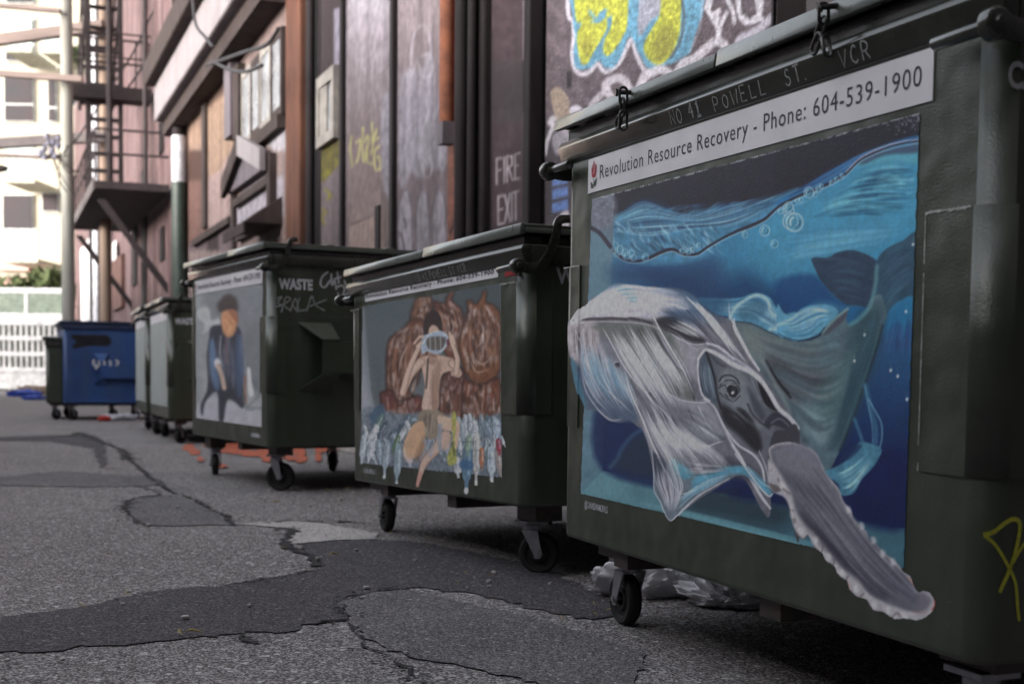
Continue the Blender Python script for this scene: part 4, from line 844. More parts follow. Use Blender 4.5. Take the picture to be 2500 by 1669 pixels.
# downspout white over green
w_up=material('white_pipe_paint',(.62,.62,.68),rough=.5); g_lo=material('green_pipe_paint',(.03,.05,.04),rough=.5)
ap=WX(438,500,NW-.14); dp=empty('downspout',wmat(ap,NW-.14),'thick downspout, white above and dark green below, at the pink brick corner','pipe')
zwt=FW.on(438,332,NW-.14)[1]; zwb=FW.on(438,445,NW-.14)[1]
m=MB(); m.tube([(0,0,zwb),(0,0,zwt)],.13,14); m.build('upper_pipe',w_up,dp,smooth=True); m=MB(); m.tube([(0,0,0),(0,0,zwb-.002)],.135,14); m.build('lower_pipe',g_lo,dp,smooth=True); m=MB(); m.tube([(0,0,zwt+.002),(0,0,14)],.12,14); m.build('top_pipe',blackm,dp,smooth=True)
# -- far building beyond: white panel, pipes
b2a=WX(175); A7=empty('far_alley_building','x' and wmat(b2a,NW+.1),'far pink walled alley building with a large white panel','building')
MB().box(0,b0a-b2a-.02,0,6,0,12).build('wall',brick,A7); wh=material('white_panel',(.66,.64,.66),rough=.8,col2=(.5,.48,.5),nscale=2)
def wl(px): return WX(px,600)-b2a
zt1=WP(220,490)[1]
MB().box(wl(196),wl(240),-.1,-.003,1.2,min(WP(240,548)[1],9)).build('panel',wh,A7)
m=MB(); m.tube([(wl(256),-.3,0),(wl(256),-.3,12)],.16,12); m.build('pipe',w_up,A7,smooth=True); m=MB(); m.tube([(wl(247),-.25,0),(wl(247),-.25,12)],.22,12); m.tube([(wl(268),-.25,0),(wl(268),-.25,12)],.2,12); m.build('dark_pipe',blackm,A7,smooth=True)
m=MB(); wbox(m,273,296,640,760,-.1,-.003,b2a); m.build('door',material('brown_brick_infill',(.12,.055,.045),rough=.9),A7)
MB().box(wl(276),wl(284),-.12,-.102,WP(280,635)[1],WP(280,590)[1]).build('sign_plate',wh,A7)

# ------------------------------------------------------------ fire escape on the pink building
iron=material('rusty_black_iron',(.018,.013,.016),rough=.8,col2=(.035,.024,.025),nscale=6)
fx=WX(410); FE_=empty('fire_escape',wmat(fx,NW),'black iron fire escape with stair, ladder and deep platform on the pink building','fire escape')
def FP(px,py,b):  # point in fire escape frame
    a,z=FW.on(px,py,NW+b); return (a-fx,b,z)
pz=FW.on(412,452,NW-.0)[1]; a_n=0.3; a_f=-7.6; bo=-1.38
m=MB(); m.box(a_f,a_n,bo,-.01,pz-.16,pz-.02).build('platform',iron,FE_)
m=MB(); m.box(a_f,a_n,bo-.04,bo-.002,pz-.20,pz+.02).build('kick_plate',material('grey_iron_edge',(.12,.10,.10),rough=.7),FE_)
pu=FW.on(366,222,NW)[1]
m=MB(); m.box(-3.3,-2.75,bo-.3,-.01,pu-.32,pu-.05).build('platform',iron,FE_)
rail=MB()
for zz_ in (.5,.95): rail.tube([(a_f,bo,pz+zz_),(a_n,bo,pz+zz_)],.025,6); rail.tube([(a_n,bo,pz+zz_),(a_n,-.02,pz+zz_)],.025,6)
for k in range(9): rail.tube([(a_f+(a_n-a_f)*k/8,bo,pz),(a_f+(a_n-a_f)*k/8,bo,pz+.95)],.02,6)
rail.build('railing',iron,FE_)
rail=MB()
for zz_ in (.55,1.05): rail.tube([(-3.3,bo-.3,pu+zz_),(-3.3,-.02,pu+zz_)],.025,6); rail.tube([(-2.75,bo-.3,pu+zz_),(-2.75,-.02,pu+zz_)],.02,6)
for k in range(6): rail.tube([(-3.3,bo*k/5,pu-.05),(-3.3,bo*k/5,pu+1.05)],.018,6)
rail.build('railing',iron,FE_)
m=MB() # ladder between platforms
la=-3.05
for b_ in (-1.28,-.62): m.box(la-.06,la+.06,b_-.05,b_+.05,pz,pu+1.9)
for k in range(10): m.box(la-.05,la+.05,-1.2299,-.6701,pz+.25+k*.36,pz+.33+k*.36)
m.build('ladder',iron,FE_)
m=MB() # stair flight climbing from the upper platform toward the camera
for b_ in (-1.3,-.6):
    m.prism([(-6,b_,pu),(-6,b_,pu+.25),(.5,b_,pu+6.2),(.5,b_,pu+5.95)],(0,.06,0))
for k in range(17): t=k/17; m.box(-6+6.5*t-.12,-6+6.5*t+.12,-1.239,-.601,pu+.15+5.9*t,pu+.19+5.9*t)
m.build('stair',iron,FE_)
m=MB()
for b_ in (-1.3,-.6): m.tube([(-6,b_,pu+1),(.5,b_,pu+7.0)],.03,6)
for k in range(8): t=k/7; m.tube([(-6+6.5*t,-1.3,pu+6*t),(-6+6.5*t,-1.3,pu+1+6*t)],.02,6)
m.tube([(-2.4,-.9,pz),(-2.4,-.9,pu+7)],.06,8); m.tube([(-1.2,-.3,pz),(-1.2,-.3,pu+7)],.05,8)
m.build('handrail',iron,FE_)
for aa_ in (a_n-.3,a_f+.4):
    m=MB(); m.prism([(aa_,bo+.05,pz-.34),(aa_,bo+.2,pz-.34),(aa_,-.02,pz-1.9),(aa_,-.02,pz-2.1)],(.08,0,0)); m.build('bracket',iron,FE_)

# ------------------------------------------------------------ utility poles and cross timbers
def at(px,py,Z):   # point at depth Z (camera axis distance) on a pixel
    d=ray(px,py); return CAM+d*Z
polem=material('weathered_pole',(.30,.30,.27),rough=.85,col2=(.20,.19,.17),nscale=4,stretch=(1,1,.15),streak=((.4,.42,.36),5,.4))
polew=material('brown_pole_wood',(.30,.22,.17),rough=.85,col2=(.20,.14,.11),nscale=4,stretch=(1,1,.15))
timb=material('weathered_timber',(.17,.13,.12),rough=.9,col2=(.26,.20,.18),nscale=5,stretch=(.2,1,1)); timbd=material('dark_timber',(.10,.085,.09),rough=.9,col2=(.15,.13,.13),nscale=5)
def pole(px,Z,r,mt,label):
    P=at(px,600,Z); root=empty('utility_pole',Matrix.Translation((P[0],P[1],0)),label,'pole','utility poles at the end of the alley')
    m=MB(); m.tube([(0,0,0),(0,0,6),(0,0,15)],[r*1.12,r,r*.85],18); m.build('shaft',mt,root,smooth=True); return root,P
p1,P1_=pole(166,27,.125,polem,'pale grey utility pole rising behind the blue dumpster')
p2,P2_=pole(257,30,.12,polew,'brown wooden utility pole beside the fire escape')
def beam(root,P,pa,pb,Z,th,mt,dp=.14):
    A=at(*pa,Z)-np.array([P[0],P[1],0]); B=at(*pb,Z)-np.array([P[0],P[1],0]); m=MB(); h=th/2
    m.prism([(A[0],A[1]-dp,A[2]-h),(B[0],B[1]-dp,B[2]-h),(B[0],B[1]-dp,B[2]+h),(A[0],A[1]-dp,A[2]+h)],(0,dp,0)); return m.build('crossarm',mt,root,bevel=.012)
beam(p2,P2_,(-260,138),(256,66),29.6,.24,timb,.22); beam(p2,P2_,(-260,370),(262,336),29.6,.22,timbd,.22)
beam(p1,P1_,(-260,164),(205,196),26.6,.12,timb); beam(p1,P1_,(-260,-8),(152,30),26.6,.08,timb); beam(p1,P1_,(-260,372),(150,386),26.6,.07,timb)
ins=material('grey_porcelain',(.25,.25,.32),rough=.4,col2=(.1,.1,.14),nscale=9)
r=random.Random(3); m=MB()
for k in range(16):
    q=at(r.uniform(98,150),r.uniform(338,392),26.3)-np.array([P1_[0],P1_[1],0]); m.lathe(q,(r.uniform(-.3,.3),0,1),[(0,0),(.05,.01),(.06,.05),(.03,.08),(.05,.11),(0,.13)],10)
m.build('insulators',ins,p1,smooth=True)
m=MB()
for k in range(9):
    a_=at(r.uniform(100,150),r.uniform(340,390),26.3); b_=at(r.uniform(90,200),r.uniform(330,480),26.6); mid=(a_+b_)/2-np.array([0,0,.15]); m.tube([tuple(v-np.array([P1_[0],P1_[1],0])) for v in catmull([a_,mid,b_],5)],.012,5)
m.build('cable_tails',iron,p1)
q=at(6,414,20); lamp=empty('floodlight',Matrix.Translation(tuple(q)),'dark floodlight head at the left edge of the alley','lamp'); m=MB(); m.prism([(-.35,-.05,-.08),(.05,-.05,-.02),(.08,-.05,.05),(-.35,-.05,.12)],(0,.12,0)); m.build('housing',iron,lamp,bevel=.02); m=MB(); m.tube([(-.35,0,0),(-1.6,0,.05)],.03,8); m.build('arm',iron,lamp)
cabm=material('cable_black',(.03,.025,.03),rough=.6)
# loose cables on the shopfront
for pts,lab in (([(470,-5),(478,60),(500,90),(520,115)],'thin cable looping down the cream wall above the cornice'),([(505,160),(590,130),(650,110),(680,70)],'grey cable sagging under the shop cornice'),([(520,150),(560,170),(600,175),(640,160)],'black cable sagging between shopfront and column')):
    q=[FW.world(*(lambda t:(t[0],NW-.7,t[1]))(FW.on(x,y,NW-.7))) for x,y in pts]; o0=q[0]; m=MB(); m.tube([tuple(v-o0) for v in catmull(q,6)],.02,6); o=m.build('cable',cabm,mw=Matrix.Translation(tuple(o0)),smooth=True); tag(o,lab,'cable')
for pts,lab in (([(268,470),(262,300),(330,190),(420,60),(450,-20)],'black cable swinging up from the fire escape platform'),([(180,350),(260,230),(330,120),(390,-10)],'thin wire rising from the crossarm to the roof')):
    q=[at(x,y,28) for x,y in pts]; o0=q[0]; m=MB(); m.tube([tuple(v-o0) for v in catmull(q,6)],.022,6); o=m.build('cable',cabm,mw=Matrix.Translation(tuple(o0)),smooth=True); tag(o,lab,'cable')
# ------------------------------------------------------------ far apartment building, parapet, fence
ZB=60; cream=material('cream_stucco',(.50,.455,.37),rough=.8,col2=(.44,.40,.32),nscale=.5); winf=material('white_window_frame',(.8,.82,.8),rough=.5); pane=material('apartment_glass',(.055,.06,.065),rough=.5,col2=(.08,.06,.065),nscale=.7,spec=.1)
pinkb=material('pink_brick_base',(.62,.42,.36),rough=.9,col2=(.5,.33,.28),nscale=1); balg=material('balcony_glass',(.62,.72,.68),rough=.3); slab=material('balcony_slab',(.55,.55,.45),rough=.8)
o0=at(60,900,ZB); AB=empty('apartment_building',Matrix.Translation((o0[0],o0[1],0)),'pale cream apartment block with balconies across the far street','building')
def bx(px0,px1,py0,py1,d0,d1,name,mt,parent=None):
    A=at(px0,py1,ZB); B=at(px1,py0,ZB); m=MB(); m.box(A[0]-o0[0],B[0]-o0[0],-d1,-d0,A[2],B[2]); return m.build(name,mt,parent or AB)
bx(-420,480,-260,672,-12,0,'wall',cream)
bx(-420,480,673,960,-12,-.3,'ground_floor_wall',pinkb)
def window(px0,px1,py0,py1,tr=None):
    f=bx(px0,px1,py0,py1,.02,.10,'window',winf); e=3
    if tr: bx(px0+e,px1-e,py0+e,tr-3,.102,.16,'pane',pane,f); bx(px0+e,px1-e,tr+3,py1-e,.102,.16,'pane',pane,f)
    else: bx(px0+e,px1-e,py0+e,py1-e,.102,.16,'pane',pane,f)
for w in ((30,101,-40,22,None),(28,100,56,160,120),(23,96,190,304,262),(14,90,478,622,575),(22,44,380,440,None),(266,306,-40,33,None),(128,151,203,305,270),(175,198,205,266,None),(-90,-20,56,160,120),(-95,-25,190,304,262),(-90,-20,478,622,575),(110,152,474,520,None)): window(*w)
for (a_,b_,c_,d_) in ((92,152,104,178),(174,228,104,180),(84,154,392,474),(78,158,582,656)):
    s_=bx(a_,b_,d_-8,d_,.2,3.2,'balcony',slab); bx(a_+1,b_-1,c_,d_-8.5,3.0,3.1,'balcony_screen',balg,s_); bx(a_,b_,c_-3,c_-.3,2.95,3.15,'balcony_rail',winf,s_)
    m=MB()
bx(0,80,632,662,.02,.3,'brick_band',pinkb)
leafm=material('hedge_leaves',(.09,.11,.05),spec=.1,rough=.9,col2=(.04,.055,.025),nscale=3)
def bush(name,px0,px1,py0,py1,Z,n,label,size=.25,seed=1):
    r=np.random.default_rng(seed); o=at((px0+px1)/2,py1,Z); m=MB()
    for i in range(n):
        px=r.uniform(px0,px1); py=r.uniform(py0,py1); p=at(px,py,Z+r.uniform(-.8,.8))-o; s=size*r.uniform(.5,1.2); d=r.normal(0,1,(3,3))*s
        m.add([tuple(p+d[0]),tuple(p+d[1]),tuple(p+d[2])],[(0,1,2)])
    lo=m.build('foliage',leafm); root=empty(name,Matrix.Translation((o[0],o[1],0)),label,'plant'); lo.parent=root; lo.location=(0,0,o[2])
    t=MB(); t.tube([(0,0,0),(0,0,max(.3,o[2]+.4))],.06,6); t.build('stem',timbd,root)
bush('shrub',-60,70,690,780,52,500,'broad green shrub behind the glass parapet at far left',seed=1); bush('shrub',75,158,668,760,52,380,'green shrub behind the parapet next to the grey pole',seed=2); bush('potted_plant',178,208,118,150,56.5,160,'small green plant on the upper balcony',size=.14,seed=3)
wf=material('white_fence_paint',(.55,.55,.57),rough=.5)
ZF=44; of=at(60,950,ZF); FN=empty('white_fence',Matrix.Translation((of[0],of[1],0)),'white metal bar fence with solid lower panel across the alley end','fence')
def fb(px0,px1,py0,py1,d0,d1,name,mt,par=None):
    A=at(px0,py1,ZF); B=at(px1,py0,ZF); m=MB(); m.box(A[0]-of[0],B[0]-of[0],-d1,-d0,A[2],B[2]); return m.build(name,mt,par or FN)
for y0,y1,xr in ((782,791,160),(821,828,150),(859,866,150),(897,905,150)): fb(-260,xr,y0,y1,0,.12,'rail',wf)
fb(-260,150,906,946,.02,.08,'lower_panel',wf)
for y0,y1 in ((792,820),(829,858),(867,896)):
    m=MB()
    for px in range(-256,152,14):
        A=at(px,y1,ZF)-of; B=at(px+5.5,y0,ZF)-of; m.box(A[0],B[0],-.08,-.03,A[2]+of[2],B[2]+of[2])
    m.build('bars',wf,FN)
for px in (-250,-110,20,92,146): fb(px,px+5,780,958,-.08,-.001,'post',wf)
ZG=47; og=at(60,780,ZG); GP=empty('glass_parapet',Matrix.Translation((og[0],og[1],0)),'white framed glass parapet above and behind the white fence','railing')
def gb(px0,px1,py0,py1,d0,d1,name,mt):
    A=at(px0,py1,ZG); B=at(px1,py0,ZG); m=MB(); m.box(A[0]-og[0],B[0]-og[0],-d1,-d0,A[2],B[2]); return m.build(name,mt,GP)
gb(-260,165,704,713,0,.1,'rail',wf); gb(-260,165,766,777,0,.1,'rail',wf)
for px in (-200,-70,62,158): gb(px,px+8,714,765.5,0,.08,'post',wf)
for px in (-200,-70,62): gb(px+8.5,px+(131.5 if px<60 else 95),714,765.5,.03,.05,'glass_panel',material('parapet_glass',(.20,.25,.20),rough=.4,alpha=.7))
# terrace under the parapet, its dark colour painting the shadowy greenery behind the fence
gb(-260,165,777.5,964,-2,-.01,'base_wall',material('painted_shade_green',(.025,.03,.025),spec=.1,rough=.9,col2=(.05,.055,.045),nscale=.8))
# ------------------------------------------------------------ litter
plastic=material('translucent_plastic',(.88,.87,.9),rough=.3,col2=(.62,.61,.66),nscale=14,alpha=.93,coat=.4); plb=material('blue_plastic',(.03,.09,.55),rough=.5); cardb=material('cardboard',(.40,.31,.23),rough=.9); redp=material('red_card',(.55,.03,.02),rough=.5); greenp=material('green_plastic',(.16,.30,.05),rough=.5)
def crumple(name,px,py,w,d,h,mt,label,cat,seed=1,rough=.35,depth=0):
    r=np.random.default_rng(seed); P=ground_at(px,py); bm=bmesh.new(); bmesh.ops.create_icosphere(bm,subdivisions=5,radius=1)
    K=r.normal(0,1,(14,3)); K[6:]*=2.2; ph=r.uniform(0,6,14)
    for v in bm.verts:
        c=np.array(v.co); f=1+rough*sum((1-abs(math.sin(2.6*(K[i]@c)+ph[i])))**2*(.55 if i<6 else .26) for i in range(14))/1.6-rough*.75
        v.co=Vector((c[0]*w/2*f,c[1]*d/2*f,max(-.02*h,(c[2]*.62+.42)*h*f*.72)))
    for f in bm.faces: f.smooth=True
    me=bpy.data.meshes.new(name); bm.to_mesh(me); bm.free(); me.set_sharp_from_angle(angle=math.radians(60)); o=link(name,me,mt,mw=Matrix.Translation((P[0],P[1],.004))); tag(o,label,cat); return o
crumple('plastic_bag',1595,1452,.36,.22,.17,plastic,'large crumpled clear plastic bag on the ground under the whale dumpster beside its wheel','bag',1,.5)
crumple('plastic_bag',1672,1444,.10,.10,.06,plastic,'tiny white scrap of plastic between the two larger bags','bag',2,.5)
crumple('plastic_bag',1790,1478,.28,.18,.12,plastic,'crumpled greyish plastic bag under the middle of the whale dumpster','bag',3,.5)
crumple('plastic_wrap',1730,1425,.16,.12,.07,material('pink_white_wrap',(.6,.5,.5),rough=.5),'pinkish white food wrapper under the whale dumpster','wrapper',4,.5)
crumple('plastic_scrap',1640,1436,.05,.04,.06,greenp,'small lime green scrap beside the large clear bag','scrap',6,.4)
crumple('paper_litter',290,1026,.55,.3,.12,w_up,'white crumpled paper litter behind the dumpsters near the blue one','litter',7,.4); crumple('red_litter',255,1028,.18,.14,.10,redp,'small red scrap on the asphalt before the blue dumpster','litter',8,.3)
crumple('cardboard_litter',90,965,1.2,.5,.35,cardb,'flattened cardboard pile by the small green dumpster','litter',9,.4); crumple('blue_litter',55,968,.9,.4,.22,plb,'bright blue plastic litter left of the cardboard pile','litter',10,.4); crumple('blue_litter',84,976,.6,.3,.14,plb,'bright blue plastic litter in front of the cardboard pile','litter',11,.4)
bit=material('pale_chip',(.55,.53,.5),rough=.7); straw=material('dry_leaf',(.42,.33,.12),rough=.8)
r=random.Random(9)
bits=[(608,1484,.011,0),(450,1514,.02,0),(315,1457,.02,1),(200,1487,.018,1),(445,1553,.03,1),(475,1550,.03,1),(150,1618,.012,0),(18,1620,.012,0),(363,1285,.02,0),(435,1240,.02,0),(960,1180,.02,0),(675,1229,.03,1),(830,1222,.03,0),(850,1196,.02,1),(800,1200,.025,1),(755,1238,.02,0),(815,1360,.03,1),(1343,1430,.01,0),(1195,1436,.012,0),(1425,1530,.01,0),(1015,1372,.012,0),(1140,1440,.008,0),(1045,1450,.008,0),(300,1480,.01,0),(870,1495,.007,0),(740,1420,.008,0),(560,1600,.008,0),(760,1560,.008,0),(990,1600,.008,0)]
rb=random.Random(21)
for cx_,cy_,n_,sx_ in ((860,1225,14,60),(700,1215,8,70),(1120,1420,9,90),(1560,1500,7,90),(400,1100,6,60),(1000,1300,7,70),(520,1360,7,260)):
    for _ in range(n_): bits.append((cx_+rb.gauss(0,sx_),cy_+rb.gauss(0,12),rb.uniform(.006,.016),1 if rb.random()<.35 else 0))
for i,(px,py,s,k) in enumerate(bits):
    P=ground_at(px,py); m=MB(); a=r.uniform(0,3); n=5; pts=[(math.cos(a+t*6.28/n)*s*r.uniform(.5,1),math.sin(a+t*6.28/n)*s*r.uniform(.3,.8),.0) for t in range(n)]
    if k: m.tube([(-s,0,.004),(0,s*.3,.012),(s,0,.004)],[.001,s*.14,.001],5)
    else: m.prism(pts,(0,0,.004+s*.2))
    o=m.build('dry_leaf' if k else 'paper_fleck',straw if k else bit,mw=Matrix.Translation((P[0],P[1],.0065))@Matrix.Rotation(a,4,'Z')); tag(o,'curled dry straw coloured leaf on the asphalt' if k else 'tiny pale fleck of litter on the asphalt','leaf' if k else 'litter','dry leaves on the asphalt' if k else 'pale flecks on the asphalt')
# ------------------------------------------------------------ MURAL 1: whale wrapped in plastic (painter's canvas in photograph units)
CM=Canvas(1340,250,2310,1550,.62,(40,42,58)); c=CM
A_=lambda: setattr(c,'T',(0,0,1)); R1=lambda:setattr(c,'T',(1350,80,2.903)); R2=lambda:setattr(c,'T',(1900,0,2.903)); R3=lambda:setattr(c,'T',(1350,600,2.903)); R4=lambda:setattr(c,'T',(1900,540,2.903)); R5=lambda:setattr(c,'T',(1350,1100,2.903)); R6=lambda:setattr(c,'T',(1900,1100,2.755))
A_(); rect=[(1445,485),(2246,275),(2207,1388),(1417,1205)]
c.poly(rect,(38,38,56),.6,1,smooth=False,noise=.10,ncell=50)
c.clip=(c.alpha>.5).astype(np.float32)
water=[(1440,560),(1491,610),(1536,638),(1619,615),(1667,621),(1729,603),(1798,566),(1887,517),(1949,476),(2038,441),(2093,396),(2162,362),(2250,340),(2250,1420),(1400,1420),(1400,560)]
c.poly(water,(66,140,180),2,1,smooth=False,grad=((26,44,92),(1800,560),(1800,1150)),noise=.10,ncell=80)
c.poly([(1485,640),(1640,640),(1760,640),(1760,840),(1600,830),(1480,760)],(58,98,138),22,.85,noise=.1,ncell=40)
c.poly([(1760,700),(1850,660),(1920,720),(1960,800),(1850,820),(1740,780)],(22,66,112),26,.8)
c.poly([(1560,650),(1700,670),(1760,760),(1640,760)],(34,72,118),24,.7)
c.poly([(1850,560),(2000,480),(2240,380),(2240,640),(2100,640),(1950,700),(1840,660)],(74,150,186),34,.75,noise=.12,ncell=40)
c.poly([(2130,640),(2235,560),(2235,720),(2190,740),(2160,760)],(62,140,180),20,.6)
R2()
c.flow([(520,1260),(700,1180),(990,1150)],[(200,1560),(500,1500),(990,1480)],90,14,[(110,180,200),(40,105,150),(84,160,190),(130,196,214),(58,130,170)],.45,3)
c.poly([(560,1190),(700,1110),(900,1080),(990,1090),(990,1160),(850,1140),(700,1160)],(96,168,186),10,.7)
c.poly([(580,1150),(720,1080),(990,1020),(990,1080),(760,1100),(620,1160)],(70,74,100),6,.75)
R4(); c.flow([(20,60),(300,40),(960,20)],[(20,300),(250,240),(960,110)],60,16,[(96,164,198),(60,132,176),(120,184,208)],.35,5)
c.poly([(0,420),(250,380),(420,560),(480,600),(300,560),(150,640),(0,600)],(22,74,128),14,.8)
for x in (60,180,330,470): c.stroke([(x,160),(x+5,460)],30,(90,150,190),.22,8,fade=(.3,.4))
c.poly([(770,680),(950,520),(950,760),(760,800)],(40,120,166),18,.8); c.flow([(780,660),(740,820),(700,1000)],[(950,640),(950,820),(940,1000)],40,10,[(60,96,150),(40,52,104),(70,110,160)],.3,4)
# dark air above, faint swells
R1()
c.poly([(250,1150),(1740,730),(1742,1080),(1560,1130),(1420,1190),(1300,1230),(1100,1210),(900,1250),(700,1170),(600,1180),(440,1280),(270,1370)],(40,36,54),6,.9,noise=.16,ncell=20)
c.poly([(520,1250),(600,1190),(700,1180),(850,1250),(700,1300)],(40,62,96),10,.8); c.poly([(1100,1250),(1250,1200),(1400,1230),(1250,1290)],(44,70,108),10,.7)
R2(); c.poly([(0,1000),(300,900),(1000,740),(1000,960),(800,1000),(600,1070),(400,1170),(200,1290),(0,1380)],(34,30,48),5,.9,noise=.16,ncell=20)
# lit band of water over the surface line
R1(); c.poly([(270,1385),(330,1340),(440,1290),(600,1250),(760,1290),(920,1290),(1100,1250),(1300,1260),(1450,1200),(1600,1150),(1742,1100),(1742,1160),(1620,1230),(1500,1330),(1400,1380),(1200,1470),(1100,1580),(900,1640),(600,1640),(420,1540),(330,1430)],(78,140,178),10,.9,noise=.2,ncell=20)
c.flow([(300,1370),(480,1280),(640,1190),(820,1260),(1000,1290),(1250,1220),(1450,1170),(1700,1090)],[(320,1400),(520,1420),(700,1440),(900,1400),(1100,1380),(1250,1370),(1450,1290),(1700,1140)],120,8,[(120,180,206),(60,112,152),(50,84,128),(160,206,222),(40,62,100)],.5,2)
for k in range(110):
    x0=RNG.uniform(430,1150); y0=RNG.uniform(1320,1500); L_=RNG.uniform(60,130); c.stroke([(x0,y0),(x0+L_*.25,y0+L_*.5),(x0+L_*.9,y0+L_*.9)],RNG.uniform(7,20),[(40,56,88),(150,196,216),(120,176,204),(66,116,158),(176,206,220)][RNG.integers(5)],.45,3,taper=(.4,.5),fade=(.3,.4))
for k in range(60):
    x0=RNG.uniform(560,1500); y0=1250-(x0-560)*.06+RNG.uniform(-20,40); c.stroke([(x0,y0+60),(x0+60,y0+10),(x0+150,y0)],RNG.uniform(8,22),[(70,124,166),(110,166,196),(50,84,124)][RNG.integers(3)],.35,4,taper=(.4,.5),fade=(.3,.5))
for k in range(30):
    x0=RNG.uniform(700,1650); y0=1400-(x0-700)*.2+RNG.uniform(-60,30); c.stroke([(x0,y0),(x0+110,y0-25),(x0+210,y0-70)],RNG.uniform(4,9),[(150,200,220),(96,160,196),(40,74,116)][RNG.integers(3)],.5,2,taper=(.3,.4))
R2(); c.poly([(0,1420),(180,1330),(380,1210),(600,1090),(800,1010),(990,960),(990,1010),(800,1050),(640,1100),(540,1180),(420,1260),(200,1370),(0,1450)],(40,112,168),5,.9,noise=.15,ncell=15)
c.flow([(0,1420),(200,1310),(400,1190),(620,1080),(990,965)],[(0,1440),(220,1350),(420,1240),(640,1100),(990,1000)],34,6,[(130,190,220),(50,110,170),(24,66,120)],.5,2)
# surface line
A_(); sl_=[(1440,556),(1460,566),(1491,606),(1515,628),(1536,636),(1560,637),(1584,630),(1619,614),(1643,609),(1667,620),(1701,620),(1729,602),(1763,582),(1798,565),(1832,552),(1867,535),(1887,517),(1908,500),(1952,478),(2003,458),(2038,441),(2065,424),(2093,396),(2120,379),(2162,362),(2203,351),(2246,344)]
c.stroke(sl_,[11,9,7,9,7,5,9,6,7,6,5,4],(46,38,58),.95,1.2); c.stroke([(x+1,y+5) for x,y in sl_],3,(170,200,216),.6,1)
c.stroke([(2065,420),(2093,392),(2120,375),(2162,357),(2203,346),(2246,340)],3,(190,180,200),.8,1)
def bubble(x,y,r):
    t=np.linspace(0,6.28,14)[:-1]; c.poly([(x+r*math.cos(a)*.92,y+r*math.sin(a)) for a in t],(84,150,180),1,.55); 
    c.stroke([(x+r*math.cos(a)*.92,y+r*math.sin(a)) for a in np.linspace(0,6.28,16)],max(1.6,r*.18),(176,196,210),.75,.8); c.stroke([(x+r*.5*math.cos(a),y+r*.55*math.sin(a)) for a in np.linspace(2.6,4.4,6)],max(1.5,r*.2),(200,226,236),.8,.8); c.stroke([(x+r*.6*math.cos(a),y+r*.6*math.sin(a)) for a in np.linspace(-.3,1.4,6)],max(1.3,r*.16),(34,80,120),.7,.8)
for x,y,r in ((1491,585,9),(1500,600,10),(1512,610,11),(1524,615,9),(1529,625,9),(1540,618,8),(1546,629,8),(1505,620,7),(1575,628,9),(1665,613,7),(1680,615,7),(1690,608,5),(1705,598,5),(1867,563,13),(1818,573,8),(1890,595,10),(1925,514,15),(1930,540,20),(1905,515,7),(1940,543,22),(1975,470,13),(1998,462,8),(1955,487,6),(1945,490,5),(1990,475,6),(2030,447,6),(2042,438,6),(2055,428,5),(1925,505,12),(2005,455,6)): bubble(x,y,r)
# left and lower faces of the painted box
A_(); c.poly([(1440,480),(1500,470),(1496,600),(1488,760),(1478,980),(1471,1149),(1412,1210)],(112,122,140),1.5,.95,smooth=False,grad=((104,140,158),(1470,500),(1450,1200)),noise=.12,ncell=30)
c.poly([(1440,560),(1500,620),(1494,820),(1480,860),(1430,860)],(98,140,160),16,.6); c.poly([(1440,490),(1500,480),(1498,540),(1450,560)],(116,118,134),8,.8,noise=.3,ncell=8)
c.stroke([(1443,556),(1465,570),(1490,602)],10,(54,46,64),.9,1.5)
c.poly([(1471,1148),(1729,1197),(1929,1234),(2103,1271),(2215,1290),(2215,1400),(1412,1208)],(104,148,162),1.5,1,smooth=False,grad=((70,108,126),(1500,1150),(1900,1300)),noise=.1,ncell=50)
c.poly([(1640,1165),(1830,1205),(1930,1235),(1900,1290),(1760,1270),(1650,1240)],(48,62,74),26,.8); c.flow([(1560,1215),(1800,1275),(2200,1375)],[(1520,1220),(1800,1290),(2200,1390)],20,8,[(130,176,186),(96,146,162)],.4,3)
c.poly([(1471,950),(1600,980),(1760,1100),(1760,1200),(1471,1148)],(34,52,96),8,.9,noise=.12)
c.poly([(1495,1140),(1505,1120),(1530,1090),(1560,1060),(1600,1040),(1640,1080),(1650,1170),(1560,1160)],(50,64,84),8,.85); c.stroke([(1490,1140),(1508,1118),(1516,1098),(1545,1062),(1590,1035)],9,(84,112,140),.6,4)
c.poly([(1960,1150),(2205,1100),(2205,1288),(2050,1262),(1930,1234),(1780,1205)],(26,40,88),12,.9,noise=.14,ncell=30)
c.clip=None; c2clip=(c.alpha>.5).astype(np.float32)
